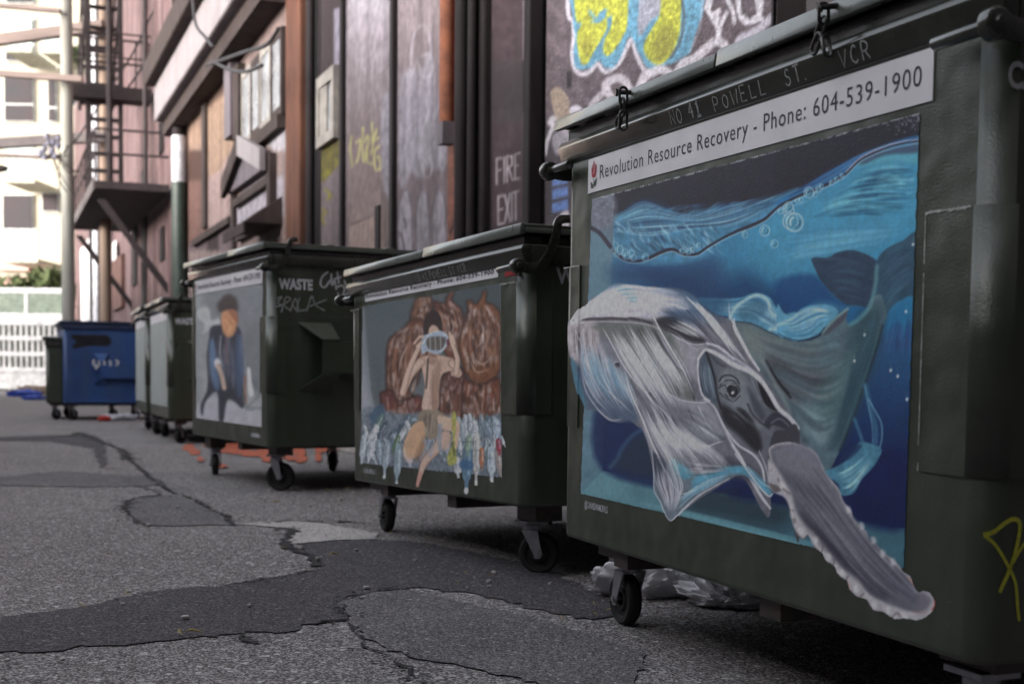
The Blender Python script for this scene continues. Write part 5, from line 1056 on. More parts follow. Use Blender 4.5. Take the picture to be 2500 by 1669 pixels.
# ---- whale flank and tail
c.clip=c2clip; R4()
c.poly([(240,262),(350,258),(420,222),(520,205),(620,232),(695,278),(715,330),(690,450),(650,560),(600,645),(560,600),(480,590),(400,530),(310,430),(262,340)],(52,72,96),2,1,noise=.14,ncell=14)
c.flow([(260,280),(450,260),(690,320)],[(420,540),(520,570),(620,600)],60,12,[(70,94,120),(44,58,82),(60,88,112)],.35,3)
c.poly([(590,600),(640,640),(580,710),(510,740),(480,700),(500,620)],(36,104,156),3,.9); 
c.poly([(690,300),(760,200),(880,140),(985,95),(985,480),(900,540),(820,590),(770,660),(740,740),(690,820),(620,800),(600,700),(660,560),(690,420)],(56,88,112),2,1,noise=.12,ncell=16)
c.flow([(720,300),(820,190),(980,110)],[(720,700),(830,540),(970,420)],70,12,[(76,112,134),(42,64,90),(64,98,124)],.35,3)
A_(); body=[(1760,790),(1791,783),(1832,788),(1874,807),(1915,824),(1950,831),(1975,829),(1996,819),(2017,795),(2038,774),(2070,753),(2066,778),(2074,793),(2093,786),(2114,764),(2128,730),(2150,720),(2165,767),(2155,795),(2148,822),(2138,850),(2127,884),(2117,919),(2103,964),(2086,1012),(2065,1067),(2045,1110),(2016,1151),(1960,1100),(1900,1000),(1820,900)]
c.poly(body,(92,114,126),2,1,noise=.22,ncell=26)
c.poly([(1800,790),(1880,815),(1950,840),(2000,840),(1960,900),(1880,900),(1820,860)],(128,136,136),22,.8); c.poly([(2080,800),(2150,740),(2150,830),(2110,950),(2060,1070),(2030,1090),(2070,960)],(50,78,92),18,.8)
c.poly([(1880,870),(1950,890),(2020,910),(2020,960),(1960,970),(1930,1000),(1880,930)],(74,72,80),18,.85); c.poly([(1950,1000),(2000,990),(2030,1030),(2010,1080),(1975,1060)],(140,166,176),16,.8); c.poly([(1990,960),(2060,880),(2090,850),(2050,990),(2020,1040)],(86,118,122),16,.7)
c.flow([(1800,790),(1900,830),(2000,840),(2100,790)],[(1880,980),(1960,1060),(2010,1120),(2040,1100)],90,10,[(140,150,158),(80,96,108),(62,74,86),(108,138,150),(88,110,124)],.35,3,jit=.03)
c.flow([(2140,700),(2120,800),(2080,900),(2030,1060)],[(2160,780),(2130,890),(2100,980),(2050,1110)],70,8,[(40,66,84),(80,118,130),(60,92,106)],.45,2)
c.stroke([(2141,650),(2136,700),(2122,750),(2095,780),(2075,792)],10,(112,160,168),.6,3); c.stroke([(1791,783),(1832,788),(1874,807),(1915,824),(1950,831),(1996,821),(2012,802)],5,(22,40,60),.85,1.5)
c.poly([(2012,812),(2040,782),(2069,757),(2062,780),(2040,800),(2015,818)],(84,84,98),3,.9); c.stroke([(2008,812),(2036,780),(2070,753)],6,(126,158,162),.8,1.5)
c.stroke([(2155,795),(2140,850),(2117,919),(2086,1012),(2050,1100)],6,(36,50,62),.7,3)
for a,b in (((1870,880),(1930,970)),((1880,900),(1925,960))): c.stroke([a,((a[0]+b[0])/2-4,(a[1]+b[1])/2),b],6,(30,30,38),.7,1.5)
c.stroke([(1880,970),(1905,1000),(1925,1040)],14,(110,160,190),.6,4); c.stroke([(1862,880),(1900,950),(1930,1010)],10,(150,160,166),.5,4)
# blue loose plastic behind the head
R3(); c.poly([(1000,380),(1100,368),(1250,372),(1340,365),(1400,340),(1470,335),(1540,370),(1580,430),(1640,480),(1742,480),(1742,665),(1640,650),(1520,600),(1400,545),(1280,530),(1240,500),(1150,480)],(92,150,182),3,1,noise=.15,ncell=14)
c.flow([(1060,380),(1250,400),(1400,370),(1520,400),(1600,500),(1742,520)],[(1150,480),(1260,480),(1400,480),(1500,540),(1620,600),(1742,650)],70,9,[(150,196,214),(60,118,156),(180,214,228),(44,92,134)],.5,2)
c.stroke([(1250,520),(1290,440),(1370,380),(1450,350),(1520,385),(1540,460),(1580,500)],22,(186,210,222),.75,4); c.poly([(1300,480),(1360,410),(1440,385),(1500,420),(1500,490),(1420,520),(1330,515)],(62,106,136),12,.6)
c.stroke([(1540,590),(1620,580),(1742,490)],26,(196,216,228),.65,5)
R4(); c.poly([(-5,590),(40,650),(100,670),(180,610),(280,588),(380,600),(425,650),(340,740),(280,800),(170,840),(60,830),(-5,790)],(96,158,190),3,1,noise=.12,ncell=14)
c.flow([(-5,700),(100,690),(200,620),(300,600),(410,640)],[(-5,780),(100,820),(220,810),(300,740),(370,700)],50,9,[(170,208,222),(56,118,162),(190,216,228),(70,140,180)],.55,2)
c.stroke([(-5,735),(80,700),(160,650),(250,620),(340,640)],22,(200,216,226),.6,6); c.stroke([(-5,795),(80,832),(200,846),(270,820),(330,750)],5,(24,52,84),.85,1.5)
# loose blue plastic at lower right
c.stroke([(615,1160),(640,1260),(660,1350),(690,1460),(690,1568)],34,(66,112,146),.8,6); c.stroke([(640,1260),(690,1350),(730,1430),(735,1530),(720,1600)],9,(140,186,206),.7,2); c.stroke([(615,1160),(638,1300),(665,1440),(670,1568)],7,(120,170,196),.7,2)
c.stroke([(540,1400),(570,1480),(600,1568)],22,(80,130,160),.75,5)
R6(); c.poly([(300,150),(380,110),(460,60),(520,-20),(560,-60),(690,-20),(670,60),(620,130),(560,190),(510,280),(425,298),(400,220)],(84,140,166),3,.92,noise=.18,ncell=12)
c.poly([(400,70),(470,60),(540,0),(560,-40),(500,-30)],(40,60,100),6,.8)
c.flow([(340,160),(450,130),(560,50),(640,-40)],[(420,290),(500,260),(570,170),(660,50)],46,8,[(150,196,212),(60,116,146),(180,214,224),(100,160,184)],.5,2)
c.clip=None
# ---- head and plastic (spills over the painted frame)
R3()
head=[(100,560),(140,510),(180,450),(240,410),(290,360),(312,372),(370,315),(392,342),(440,300),(465,263),(520,270),(620,300),(720,285),(760,308),(820,290),(930,310),(1000,350),(1050,400),(1150,480),(1250,520),(1290,560),(1340,650),(1400,770),(1440,860),(1500,930),(1560,1020),(1640,1130),(1700,1220),(1745,1300),(1745,1570),(1560,1570),(1540,1900),(1480,1870),(1350,1640),(1250,1660),(1120,1740),(1040,1790),(950,1860),(870,1920),(835,1945),(800,1900),(760,1800),(720,1740),(715,1640),(690,1500),(670,1400),(640,1310),(600,1280),(540,1235),(480,1250),(400,1240),(350,1200),(300,1160),(235,1157),(200,1090),(165,1000),(150,900),(130,800),(105,680)]
c.poly(head,(112,112,124),1.2,1,noise=.16,ncell=16)
c.poly([(140,510),(240,420),(370,320),(460,270),(620,300),(820,300),(980,350),(1060,460),(1100,560),(1000,560),(900,500),(700,520),(500,505),(300,515),(150,540)],(184,182,196),8,.95,noise=.12,ncell=12)
c.poly([(430,300),(480,270),(560,300),(600,380),(560,400),(480,330)],(120,166,184),8,.7); c.poly([(930,330),(1040,400),(1080,480),(1020,450)],(120,160,180),6,.6)
c.poly([(105,560),(300,540),(330,640),(300,900),(240,900),(140,800),(110,680)],(176,168,176),6,.9,noise=.2,ncell=8)
c.poly([(300,560),(700,545),(860,640),(930,800),(960,960),(1000,1100),(760,1010),(560,920),(440,720),(340,620)],(112,116,116),10,.95,noise=.14,ncell=12)
c.poly([(560,600),(720,590),(800,700),(800,800),(640,830),(580,720)],(82,88,84),12,.75,noise=.1); c.poly([(150,820),(300,900),(470,950),(560,1100),(600,1240),(430,1230),(330,1170),(230,1140),(190,1040)],(86,104,130),10,.85,noise=.14,ncell=12)
c.poly([(130,800),(160,820),(200,1000),(240,1150),(200,1100),(160,990)],(80,128,152),4,.8); c.poly([(320,690),(420,700),(520,820),(540,960),(430,920),(300,850)],(136,142,158),10,.6)
c.poly([(730,520),(860,500),(960,560),(1080,670),(1000,680),(880,630),(760,580)],(60,58,66),8,.85); c.poly([(1060,560),(1180,600),(1280,700),(1330,820),(1220,740),(1110,660)],(96,94,108),8,.7)
c.poly([(620,1120),(780,1100),(1000,1120),(1160,1180),(1220,1380),(1100,1420),(940,1340),(850,1220),(740,1180)],(118,120,134),14,.8,noise=.1)
c.poly([(700,1200),(850,1260),(1000,1420),(1240,1500),(1400,1560),(1500,1700),(1250,1640),(1000,1640),(800,1560),(720,1400)],(74,74,88),14,.85,noise=.12)
# mouth line and knobs
for a,b,w in (((150,528),(240,522),12),((240,520),(360,518),16),((370,516),(450,514),18),((460,516),(520,520),16),((540,510),(700,548),20)): c.stroke([a,((a[0]+b[0])/2,(a[1]+b[1])/2-3),b],w,(70,64,72),.9,1.5)
c.stroke([(130,548),(300,538),(520,540),(660,556),(760,590)],9,(200,196,206),.7,2)
for x,y in ((405,457),(545,455),(452,842),(685,1050)): c.poly([(x-14,y-10),(x+14,y-14),(x+18,y+12),(x-6,y+16)],(46,44,50),2,.85); c.stroke([(x-20,y-6),(x-12,y-20),(x+8,y-20)],5,(214,210,218),.8,1)
for k in range(26):
    x=RNG.uniform(110,320); c.stroke([(x,560+RNG.uniform(-10,30)),(x+RNG.uniform(-8,12),680),(x+RNG.uniform(0,30),RNG.uniform(760,900))],RNG.uniform(3,9),[(90,80,86),(206,202,210),(70,62,70),(190,184,192)][RNG.integers(4)],.55,1.2,taper=(.3,.4))
# plastic folds: white and grey strands sweeping down right
G=[(208,204,218),(190,188,204),(172,172,190),(222,220,232)]; Dk=[(66,64,76),(84,84,98),(100,102,116)]
c.flow([(320,560),(520,860),(640,1060),(830,1300)],[(700,420),(830,680),(960,900),(1000,1120)],60,7,Dk,.45,2); c.flow([(320,560),(520,860),(640,1060),(830,1300)],[(700,420),(830,680),(960,900),(1000,1120)],80,6,G,.42,1.5)
c.flow([(170,560),(180,800),(260,1040),(420,1220)],[(320,580),(420,860),(520,1000),(640,1260)],60,6,G,.38,1.5); c.flow([(180,600),(200,900),(300,1080)],[(400,800),(480,980),(600,1180)],40,6,[(110,160,186),(70,90,116)],.35,2)
c.flow([(520,980),(640,1300),(740,1560),(860,1900)],[(760,1100),(900,1330),(1160,1500),(1350,1650)],90,6,Dk+[(56,56,70)],.45,2); c.flow([(520,980),(640,1300),(740,1560),(860,1900)],[(760,1100),(900,1330),(1160,1500),(1350,1650)],90,5,G,.4,1.4)
c.flow([(640,300),(760,420),(900,520),(1080,700)],[(1000,360),(1120,500),(1240,640),(1420,860)],80,7,G,.5,2); c.flow([(640,330),(760,450),(900,520),(1080,700)],[(1000,400),(1100,520),(1200,640),(1360,820)],34,7,Dk,.4,2)
c.flow([(300,380),(500,400),(700,420)],[(200,480),(480,500),(680,490)],50,9,[(204,200,212),(176,170,182),(220,216,226)],.4,3)
for pth,w in (([(340,560),(420,700),(500,850),(600,980),(680,1060)],10),([(500,870),(560,1060),(640,1240),(720,1440),(800,1568),(860,1700)],11),([(400,570),(480,740),(560,900),(660,1000)],7),([(540,560),(600,720),(640,860),(700,960),(800,1080)],7),([(690,440),(740,560),(820,700),(900,840),(980,1000),(1020,1110)],12),([(680,460),(640,400),(560,380)],8),
   ([(1000,350),(1060,460),(1160,600),(1260,740),(1340,820)],9),([(780,1020),(900,1090),(1040,1110),(1110,1100)],8),([(680,1060),(800,1190),(940,1350),(1060,1420),(1180,1390),(1250,1380)],8),([(1020,1110),(1060,1200),(1120,1300),(1190,1380)],7),([(200,900),(240,1040),(330,1170),(420,1235),(520,1215)],7),([(280,860),(340,980),(460,1090),(600,1220)],6),([(150,540),(200,700),(220,860),(330,980)],5),
   ([(1090,690),(1000,700),(900,660),(800,600)],9),([(1030,740),(960,700),(880,620),(760,570)],6),([(1250,380),(1250,480),(1280,560),(1330,680)],9)): c.stroke(pth,w,(216,213,226),.78,1.4,taper=(.15,.25))
c.stroke([(880,850),(940,920),(990,1020),(1005,1105)],16,(52,50,60),.8,3,taper=(.4,.1)); c.stroke([(840,1200),(880,1280),(960,1340)],10,(50,48,60),.7,2,taper=(.3,.5)); c.stroke([(960,1160),(1000,1240),(1060,1320)],10,(58,58,70),.6,2)
# eye opening in the plastic
op=[(1080,738),(1120,760),(1200,800),(1280,860),(1380,895),(1440,930),(1460,1000),(1480,1080),(1520,1150),(1600,1175),(1640,1230),(1745,1330),(1745,1420),(1500,1420),(1470,1470),(1400,1420),(1300,1340),(1190,1240),(1150,1160),(1100,1100),(1060,1060),(1035,980),(1025,880),(1035,800)]
c.poly(op,(104,108,118),1.5,1,noise=.12,ncell=14)
c.poly([(1040,800),(1080,745),(1120,800),(1160,950),(1170,1100),(1100,1090),(1040,1000)],(84,96,112),6,.9); c.flow([(1050,800),(1040,900),(1060,1020),(1110,1090)],[(1110,780),(1140,900),(1160,1000),(1180,1120)],30,7,[(124,142,160),(50,54,66),(150,168,184)],.6,1.5)
c.stroke([(1085,745),(1120,850),(1150,960),(1165,1060),(1190,1150)],18,(36,34,42),.85,3); c.stroke([(1120,770),(1170,830),(1260,870)],14,(60,60,70),.7,5)
c.poly([(1190,900),(1260,850),(1340,900),(1400,1000),(1440,1120),(1500,1250),(1440,1300),(1330,1200),(1260,1130),(1190,1080),(1170,980)],(128,134,142),12,.85,noise=.1)
c.poly([(1200,1130),(1320,1200),(1440,1290),(1480,1420),(1440,1460),(1330,1350),(1210,1240)],(44,42,50),10,.9)
c.flow([(1220,1180),(1320,1260),(1430,1380)],[(1300,1120),(1380,1180),(1480,1280)],24,7,[(120,124,132),(60,58,68),(36,34,42)],.6,2)
for pth,w in (([(1180,960),(1200,925),(1250,915),(1300,940),(1320,980)],9),([(1185,985),(1215,955),(1265,950),(1300,975)],7),([(1175,1005),(1215,985),(1235,1010),(1250,1000)],7),([(1235,1030),(1245,995),(1280,980),(1315,1000),(1320,1040),(1290,1080),(1255,1085),(1220,1050)],8),([(1180,1040),(1230,1080),(1280,1100),(1330,1060)],6)): c.stroke(pth,w,(34,32,40),.92,1.2)
c.poly([(1240,1020),(1262,990),(1300,1000),(1312,1035),(1290,1070),(1255,1065)],(26,24,32),1.2,.95); c.poly([(1262,1010),(1282,1000),(1298,1022),(1284,1046),(1262,1040)],(70,76,88),2,.8); c.poly([(1262,1040),(1278,1030),(1286,1042),(1270,1052)],(236,238,242),1,.95)
for pth in ([(1195,972),(1230,940),(1285,945)],[(1228,1000),(1250,980),(1300,985)],[(1240,1075),(1280,1090),(1325,1040)],[(1210,945),(1180,975)]): c.stroke(pth,5,(176,182,190),.8,1)
c.poly([(1450,940),(1500,960),(1560,1060),(1600,1170),(1530,1150),(1480,1070)],(34,32,40),3,.95); c.stroke([(1500,1130),(1560,1165),(1600,1172)],4,(150,160,168),.7,1)
c.poly([(1380,1000),(1440,1080),(1500,1200),(1480,1240),(1420,1160)],(70,74,86),8,.8); c.stroke([(1400,920),(1430,1000),(1470,1090)],10,(150,158,168),.5,3); c.stroke([(1380,1120),(1420,1200),(1500,1270),(1530,1250)],12,(40,38,46),.75,4)
c.poly([(1560,1180),(1640,1190),(1700,1260),(1745,1320),(1650,1300),(1560,1270),(1530,1300),(1500,1250)],(60,60,72),5,.9,noise=.1); c.stroke([(1545,1255),(1610,1225),(1690,1290),(1740,1310)],9,(134,140,154),.7,2)
# thick rims of the torn plastic
for pth,w in (([(1030,800),(1060,755),(1090,736),(1180,775),(1280,840),(1400,890),(1480,960),(1540,1050),(1600,1150),(1680,1220),(1735,1290)],[18,22,34,40,32,34,28]),([(1030,800),(1024,880),(1036,980),(1060,1060),(1110,1100)],12),([(1280,520),(1290,580),(1340,680),(1400,790),(1460,880)],[14,26,24,16]),([(1070,1085),(1140,1140),(1190,1240),(1260,1390),(1330,1500),(1400,1640),(1480,1780),(1540,1860)],[10,16,20,24,22,14]),([(1190,1250),(1300,1400),(1420,1480),(1480,1568),(1500,1680)],[8,14,16,12]),([(1090,690),(1180,720),(1280,800)],16)):
    c.stroke(pth,w,(196,192,208),.92,2); c.stroke([(x+4,y-5) for x,y in pth],5,(226,224,236),.6,1.2)
c.flow([(1090,720),(1200,790),(1360,880),(1480,980)],[(1110,690),(1240,760),(1400,860),(1500,940)],26,4,[(150,148,166),(220,218,230)],.5,1)
c.poly([(1110,1110),(1180,1230),(1250,1380),(1250,1400),(1120,1330),(1060,1200)],(96,100,114),8,.55)
# hanging lower veil, continued in region 5
R5()
c.poly([(700,0),(760,60),(850,110),(1000,150),(1200,120),(1380,110),(1480,200),(1550,290),(1530,325),(1480,290),(1400,200),(1340,170),(1250,195),(1120,265),(1040,315),(950,392),(870,470),(836,497),(802,465),(760,360),(718,280),(714,150)],(112,126,140),2,.85,noise=.14,ncell=12)
c.poly([(700,20),(800,80),(850,250),(860,330),(780,320),(740,240)],(62,68,84),8,.8); c.poly([(840,60),(900,80),(1000,160),(940,200),(880,160)],(90,160,186),8,.8); c.poly([(1000,190),(1150,130),(1350,110),(1480,200),(1550,300),(1500,300),(1400,190),(1300,160),(1200,180),(1100,240),(1000,280)],(92,158,188),8,.9,noise=.12)
c.poly([(780,-60),(960,0),(1100,20),(1200,60),(1160,110),(1020,120),(880,70)],(100,100,114),10,.8); c.poly([(1000,110),(1040,90),(1060,130),(1000,150)],(200,192,204),4,.8)
c.flow([(700,0),(720,200),(780,340),(820,460)],[(860,60),(920,240),(900,340),(850,470)],60,5,G,.4,1.4); c.flow([(860,350),(960,280),(1100,200),(1300,150)],[(840,470),(980,330),(1120,250),(1300,170)],36,5,[(150,196,214),(190,200,214),(80,130,160)],.5,1.5)
c.flow([(900,20),(1050,60),(1250,100)],[(900,160),(1050,170),(1300,140)],40,6,[(60,58,70),(190,188,202),(90,92,104)],.4,2)
for pth,w in (([(700,0),(714,150),(718,280),(760,360),(802,465),(836,495),(870,470),(950,390),(1040,312),(1120,265),(1250,193)],[6,7,8,10,16,10,6]),([(740,40),(830,200),(900,300),(1000,280)],6),([(860,60),(900,180),(920,260),(880,340)],5),([(1290,20),(1380,140),(1460,250),(1530,320),(1560,300)],[10,12,14,8]),([(1380,110),(1440,190),(1500,240),(1545,260)],6),([(1460,0),(1500,90),(1530,200),(1550,260)],7)): c.stroke(pth,w,(200,200,214),.85,1.3)
# ---- flipper
R5(); c.poly([(1560,-120),(1640,-150),(1745,-130),(1745,620),(1700,520),(1670,400),(1620,300),(1560,280),(1530,220),(1520,80)],(74,72,82),2,1)
c.poly([(1525,60),(1560,100),(1640,200),(1680,330),(1745,480),(1745,600),(1700,520),(1680,410),(1640,330),(1560,290),(1525,220)],(178,174,184),4,.95,noise=.12,ncell=8); c.poly([(1530,230),(1600,250),(1620,280),(1570,290)],(96,88,88),4,.8)
R6()
fl=[(-40,100),(0,190),(20,260),(60,300),(80,400),(112,490),(130,560),(170,592),(200,565),(240,640),(290,687),(320,740),(368,768),(400,832),(455,870),(480,935),(540,987),(590,1000),(640,1070),(700,1083),(780,1132),(860,1130),(940,1142),(1010,1110),(1050,1060),(1055,1010),(1030,960),(990,935),(940,945),(915,900),(890,840),(845,810),(800,755),(740,705),(690,690),(670,640),(610,590),(590,540),(510,460),(490,400),(440,340),(410,260),(370,210),(320,150),(295,90),(250,10),(180,-30),(60,-60),(-60,-20)]
c.poly(fl,(178,174,182),1.2,1,noise=.08,ncell=12)
inn=[(-40,60),(30,180),(90,290),(120,400),(190,500),(270,570),(360,690),(440,790),(540,860),(600,950),(700,1010),(800,1050),(900,1080),(980,1070),(1020,1010),(980,960),(920,950),(870,860),(820,810),(700,720),(640,640),(560,560),(490,460),(430,350),(400,270),(350,210),(300,130),(240,20),(100,-40),(-40,-20)]
c.poly(inn,(104,104,118),7,1,noise=.10,ncell=18)
c.poly([(-20,-20),(180,-40),(260,60),(360,230),(440,370),(560,540),(480,480),(340,330),(160,180),(0,100)],(132,132,144),14,.75); c.poly([(150,420),(300,540),(460,690),(620,830),(760,950),(700,980),(560,880),(400,740),(240,560)],(62,60,74),18,.85)
c.poly([(400,400),(540,520),(700,700),(860,840),(960,960),(900,1020),(760,900),(600,740),(440,520)],(108,110,126),18,.7)
c.flow([(40,200),(200,420),(420,700),(640,930),(900,1070)],[(180,0),(380,260),(600,560),(820,800),(980,990)],130,8,[(138,138,150),(84,84,98),(150,150,162),(70,68,82),(112,112,126)],.35,2,seglen=(.15,.5))
c.poly([(20,-10),(120,-40),(220,0),(290,100),(200,80),(100,20)],(128,126,144),6,.8)
for pth in ([(0,190),(30,250),(80,290)],[(82,400),(112,480),(100,400)],[(128,556),(165,592),(198,566)],[(240,640),(285,688),(300,640)],[(318,740),(366,768),(380,720)],[(400,832),(450,868),(470,840)],[(480,935),(536,985),(575,960)],[(600,1010),(640,1070),(700,1083)],[(760,1120),(800,1090),(820,1110)]): c.stroke(pth,12,(112,104,110),.7,3)
for x,y in ((20,230),(95,430),(150,540),(250,600),(335,710),(425,820),(520,930),(640,1040),(740,1070),(850,1110),(470,395),(560,505),(640,600),(700,690),(770,745)): c.poly([(x-14,y-22),(x+12,y-18),(x+20,y+14),(x-6,y+22)],(206,202,210),6,.75)
c.stroke([(1052,1000),(1052,1040),(1035,1065)],9,(196,70,50),.85,2); c.stroke([(1000,1090),(960,1085),(900,1085)],5,(190,110,90),.6,2); c.stroke([(470,880),(478,930)],7,(190,120,90),.7,2); c.stroke([(870,850),(900,880),(910,900)],9,(196,120,90),.6,2)
c.poly([(960,950),(1010,960),(1040,1010),(1000,1070),(930,1080)],(128,122,136),12,.7)
# paint drips and scratches on the right
A_(); c.clip=c2clip
for k in range(130):
    t=RNG.random(); x=1445+801*t; y=486-211*t+RNG.uniform(0,3); c.stroke([(x,y),(x+RNG.uniform(4,14),y-2.6)],RNG.uniform(1.0,3.0),(180,186,190),.7,.7)
for k in range(60):
    t=RNG.random(); c.stroke([(2244-38*t,280+1100*t),(2244-38*t,280+1100*t+RNG.uniform(3,12))],RNG.uniform(1,2),(120,124,124),.5,.7)
R4()
for x,y in ((955,165),(905,640),(847,1097),(612,805),(540,990),(797,1055),(912,1260)): c.stroke([(x,y-70),(x,y)],4,(170,190,200),.4,1,fade=(.6,0)); c.poly([(x-7,y-8),(x+7,y-8),(x+6,y+8),(x-6,y+8)],(216,222,226),1.5,.9)
R2()
for k in range(90): x=1000-RNG.random()**1.6*230; y=790+RNG.random()**1.5*150-(x-900)*.2; c.stroke([(x,y),(x+5,y+3)],RNG.uniform(4,10),(170,176,180),.6,1)
c.clip=None
A_(); c.clip=c2clip

c.poly([(1500,648),(1640,655),(1740,640),(1770,700),(1760,770),(1640,780),(1600,700),(1500,690)],(30,66,108),22,.55); 
R2()
c.flow([(560,1260),(760,1200),(990,1180)],[(300,1540),(600,1520),(990,1540)],40,12,[(24,76,118),(20,60,100),(36,92,128)],.4,3,seglen=(.2,.6))
c.flow([(700,1240),(850,1230),(990,1240)],[(600,1420),(800,1400),(990,1400)],20,9,[(150,206,214),(120,188,204)],.4,3,seglen=(.1,.4))
c.clip=None
# last glazes: bright plastic ridges over the head, cool light through the veil
R3()
Hh=[(240,240,244),(224,226,232),(206,212,222)]
c.flow([(110,600),(160,480),(300,370),(470,275),(700,300),(900,310)],[(140,560),(240,500),(400,460),(600,440),(800,430),(1000,470)],70,9,Hh,.5,2,seglen=(.1,.35))
LW=lambda A,B,n,w,al,so,sg: c.flow(A,B,n,w,Hh,al,so,seglen=sg)
LW([(330,560),(480,780),(600,1000),(760,1240)],[(600,470),(760,720),(900,900),(1010,1100)],16,24,.30,6,(.4,.9)); LW([(330,560),(480,780),(600,1000),(760,1240)],[(600,470),(760,720),(900,900),(1010,1100)],20,5,.55,1.2,(.3,.8))
LW([(560,1000),(680,1280),(780,1500),(900,1850)],[(820,1120),(960,1330),(1180,1480),(1330,1600)],16,24,.28,6,(.3,.8)); LW([(560,1000),(680,1280),(780,1500),(900,1850)],[(820,1120),(960,1330),(1180,1480),(1330,1600)],24,4,.5,1.2,(.2,.6))
LW([(700,1200),(840,1320),(1000,1420),(1200,1440)],[(900,1120),(1060,1200),(1180,1290),(1240,1380)],14,14,.3,4,(.3,.7))
c.flow([(180,620),(220,860),(330,1100)],[(480,800),(560,980),(640,1200)],14,22,[(150,180,204),(206,210,224),(110,150,180)],.3,6); c.flow([(180,620),(220,860),(330,1100)],[(480,800),(560,980),(640,1200)],20,5,[(206,210,224),(130,170,192)],.5,1.2)
c.flow([(900,330),(1040,470),(1180,640),(1330,800)],[(1010,370),(1150,520),(1260,680),(1420,880)],40,6,Hh,.55,1.4,seglen=(.2,.6))
c.poly([(860,640),(1000,700),(1090,700),(1030,800),(1030,960),(960,900),(900,780)],(190,186,198),14,.55,noise=.1); c.poly([(800,1060),(1000,1100),(1100,1110),(1180,1240),(1200,1340),(1060,1180),(900,1140)],(196,194,206),14,.45)
c.poly([(640,420),(760,330),(900,360),(960,440),(820,450),(700,480)],(214,210,220),14,.6); c.poly([(730,540),(860,520),(1000,620),(1070,680),(960,660),(850,610)],(52,50,58),9,.6)
c.flow([(760,540),(900,600),(1060,680)],[(850,500),(980,560),(1090,640)],14,5,Hh,.5,1.2)
for pth,w in (([(1030,800),(1060,755),(1090,736),(1180,775),(1280,840),(1400,890),(1480,960),(1540,1050),(1600,1150),(1680,1220),(1735,1290)],14),([(690,440),(740,560),(820,700),(900,840),(980,1000),(1020,1110)],9),([(500,870),(560,1060),(640,1240),(720,1440),(800,1568)],9),([(1270,520),(1290,600),(1340,690),(1400,800)],12)): c.stroke(pth,w,(236,234,244),.75,1.4,taper=(.2,.3))
c.a=np.clip((c.a-.42)*1.22+.43,.02,.97); c.a=np.clip(c.a*np.array([1.0,1.0,.97],np.float32),0,1); _l=c.a.mean(-1,keepdims=True); c.a=np.clip(_l+(c.a-_l)*.9,0,1)
mural_m=material('mural_paint',(1,1,1),rough=.44,vcol=True,col2=(.03,.035,.05),nscale=60,namt=.18,bump=.45,bscale=190,bdist=.0014,detail=3)
MG=1.5
def wrap(A,Z):    # the paint lies on the rounded corner and runs over the corner plate, as on the real bin
    r1,r2=.045,.0485; x=np.clip(r1-A,0,r1*.999); y=r1-np.sqrt(r1*r1-x*x)-.0012
    onp=(A<.1115)&(Z>.2522+.322)&(Z<.2522+.790); x2=np.clip(r1-A,0,r2*.999); y2=.045-np.sqrt(r2*r2-x2*x2)-.0018
    return np.where(onp,y2,y)
painted_sheet('mural',FA,.006,1.70,.262,1.232,-.0012,CM,mural_m,wd,res=.0022,gain=MG,only=True,cut=.5,yfun=wrap)
m=MB(); # flaking top edge of the mural
# ------------------------------------------------------------ MURAL 2: sitting person with a bottle camera, brown bags, bottles
CM2=Canvas(860,660,1250,1220,.8,(84,94,98)); c=CM2
c.T=(0,0,1); c.poly([(885,747),(1224,689),(1226,1166),(881,1131)],(84,94,98),.6,1,smooth=False,grad=((120,126,130),(1000,700),(1000,1150)),noise=.08)
c.clip=(c.alpha>.5).astype(np.float32)
c.T=(820,500,3.136)
c.poly([(200,760),(215,765),(270,1420),(300,1568),(300,2000),(190,2000)],(150,154,164),4,1,smooth=False,noise=.05); c.poly([(215,780),(600,720),(600,1000),(420,1000),(380,1400),(290,1500)],(78,92,98),30,.8)
c.poly([(850,690),(1265,600),(1265,900),(950,900)],(66,78,84),14,.7)
def bag(pl,fl1,fl2,n,base=(118,72,50)):
    c.poly(pl,base,2,1,noise=.25,ncell=8); c.flow(fl1,fl2,n,11,[(160,104,74),(104,62,48),(176,134,110),(92,56,46),(140,84,56),(166,116,88)],.45,2,seglen=(.15,.5)); c.flow(fl1,fl2,n//2,17,[(206,192,188),(186,168,164),(160,140,138)],.42,3,seglen=(.06,.2)); c.flow(fl1,fl2,n//3,16,[(66,42,38),(90,54,44)],.5,2.5,seglen=(.08,.25))
    c.stroke(pl+[pl[0]],20,(48,34,34),.5,6)
bag([(620,700),(720,700),(740,800),(720,960),(600,900),(570,850)],[(600,900),(640,780),(640,700)],[(730,900),(735,800),(720,700)],24,(120,80,60))
bag([(520,940),(580,880),(660,880),(700,1000),(700,1200),(560,1400),(640,1540),(500,1600),(400,1500),(385,1250),(400,1050),(460,980)],[(520,930),(420,1060),(390,1300),(430,1520)],[(670,900),(690,1060),(640,1300),(560,1560)],90)
bag([(340,1440),(430,1420),(480,1500),(640,1460),(680,1600),(600,1750),(480,1800),(400,1900),(350,1780),(350,1600)],[(350,1450),(360,1640),(400,1860)],[(640,1480),(600,1650),(460,1800)],60,(110,60,52))
bag([(750,740),(830,750),(850,700),(880,665),(905,670),(890,730),(960,800),(975,900),(960,1100),(900,1200),(820,1100),(800,900),(760,820)],[(760,750),(830,950),(840,1150)],[(900,720),(970,880),(950,1120)],60,(122,70,54))
bag([(820,1300),(960,1240),(1000,1400),(960,1700),(900,1850),(820,1800),(790,1500)],[(820,1300),(800,1500),(830,1800)],[(960,1280),(990,1450),(930,1800)],50,(104,64,56))
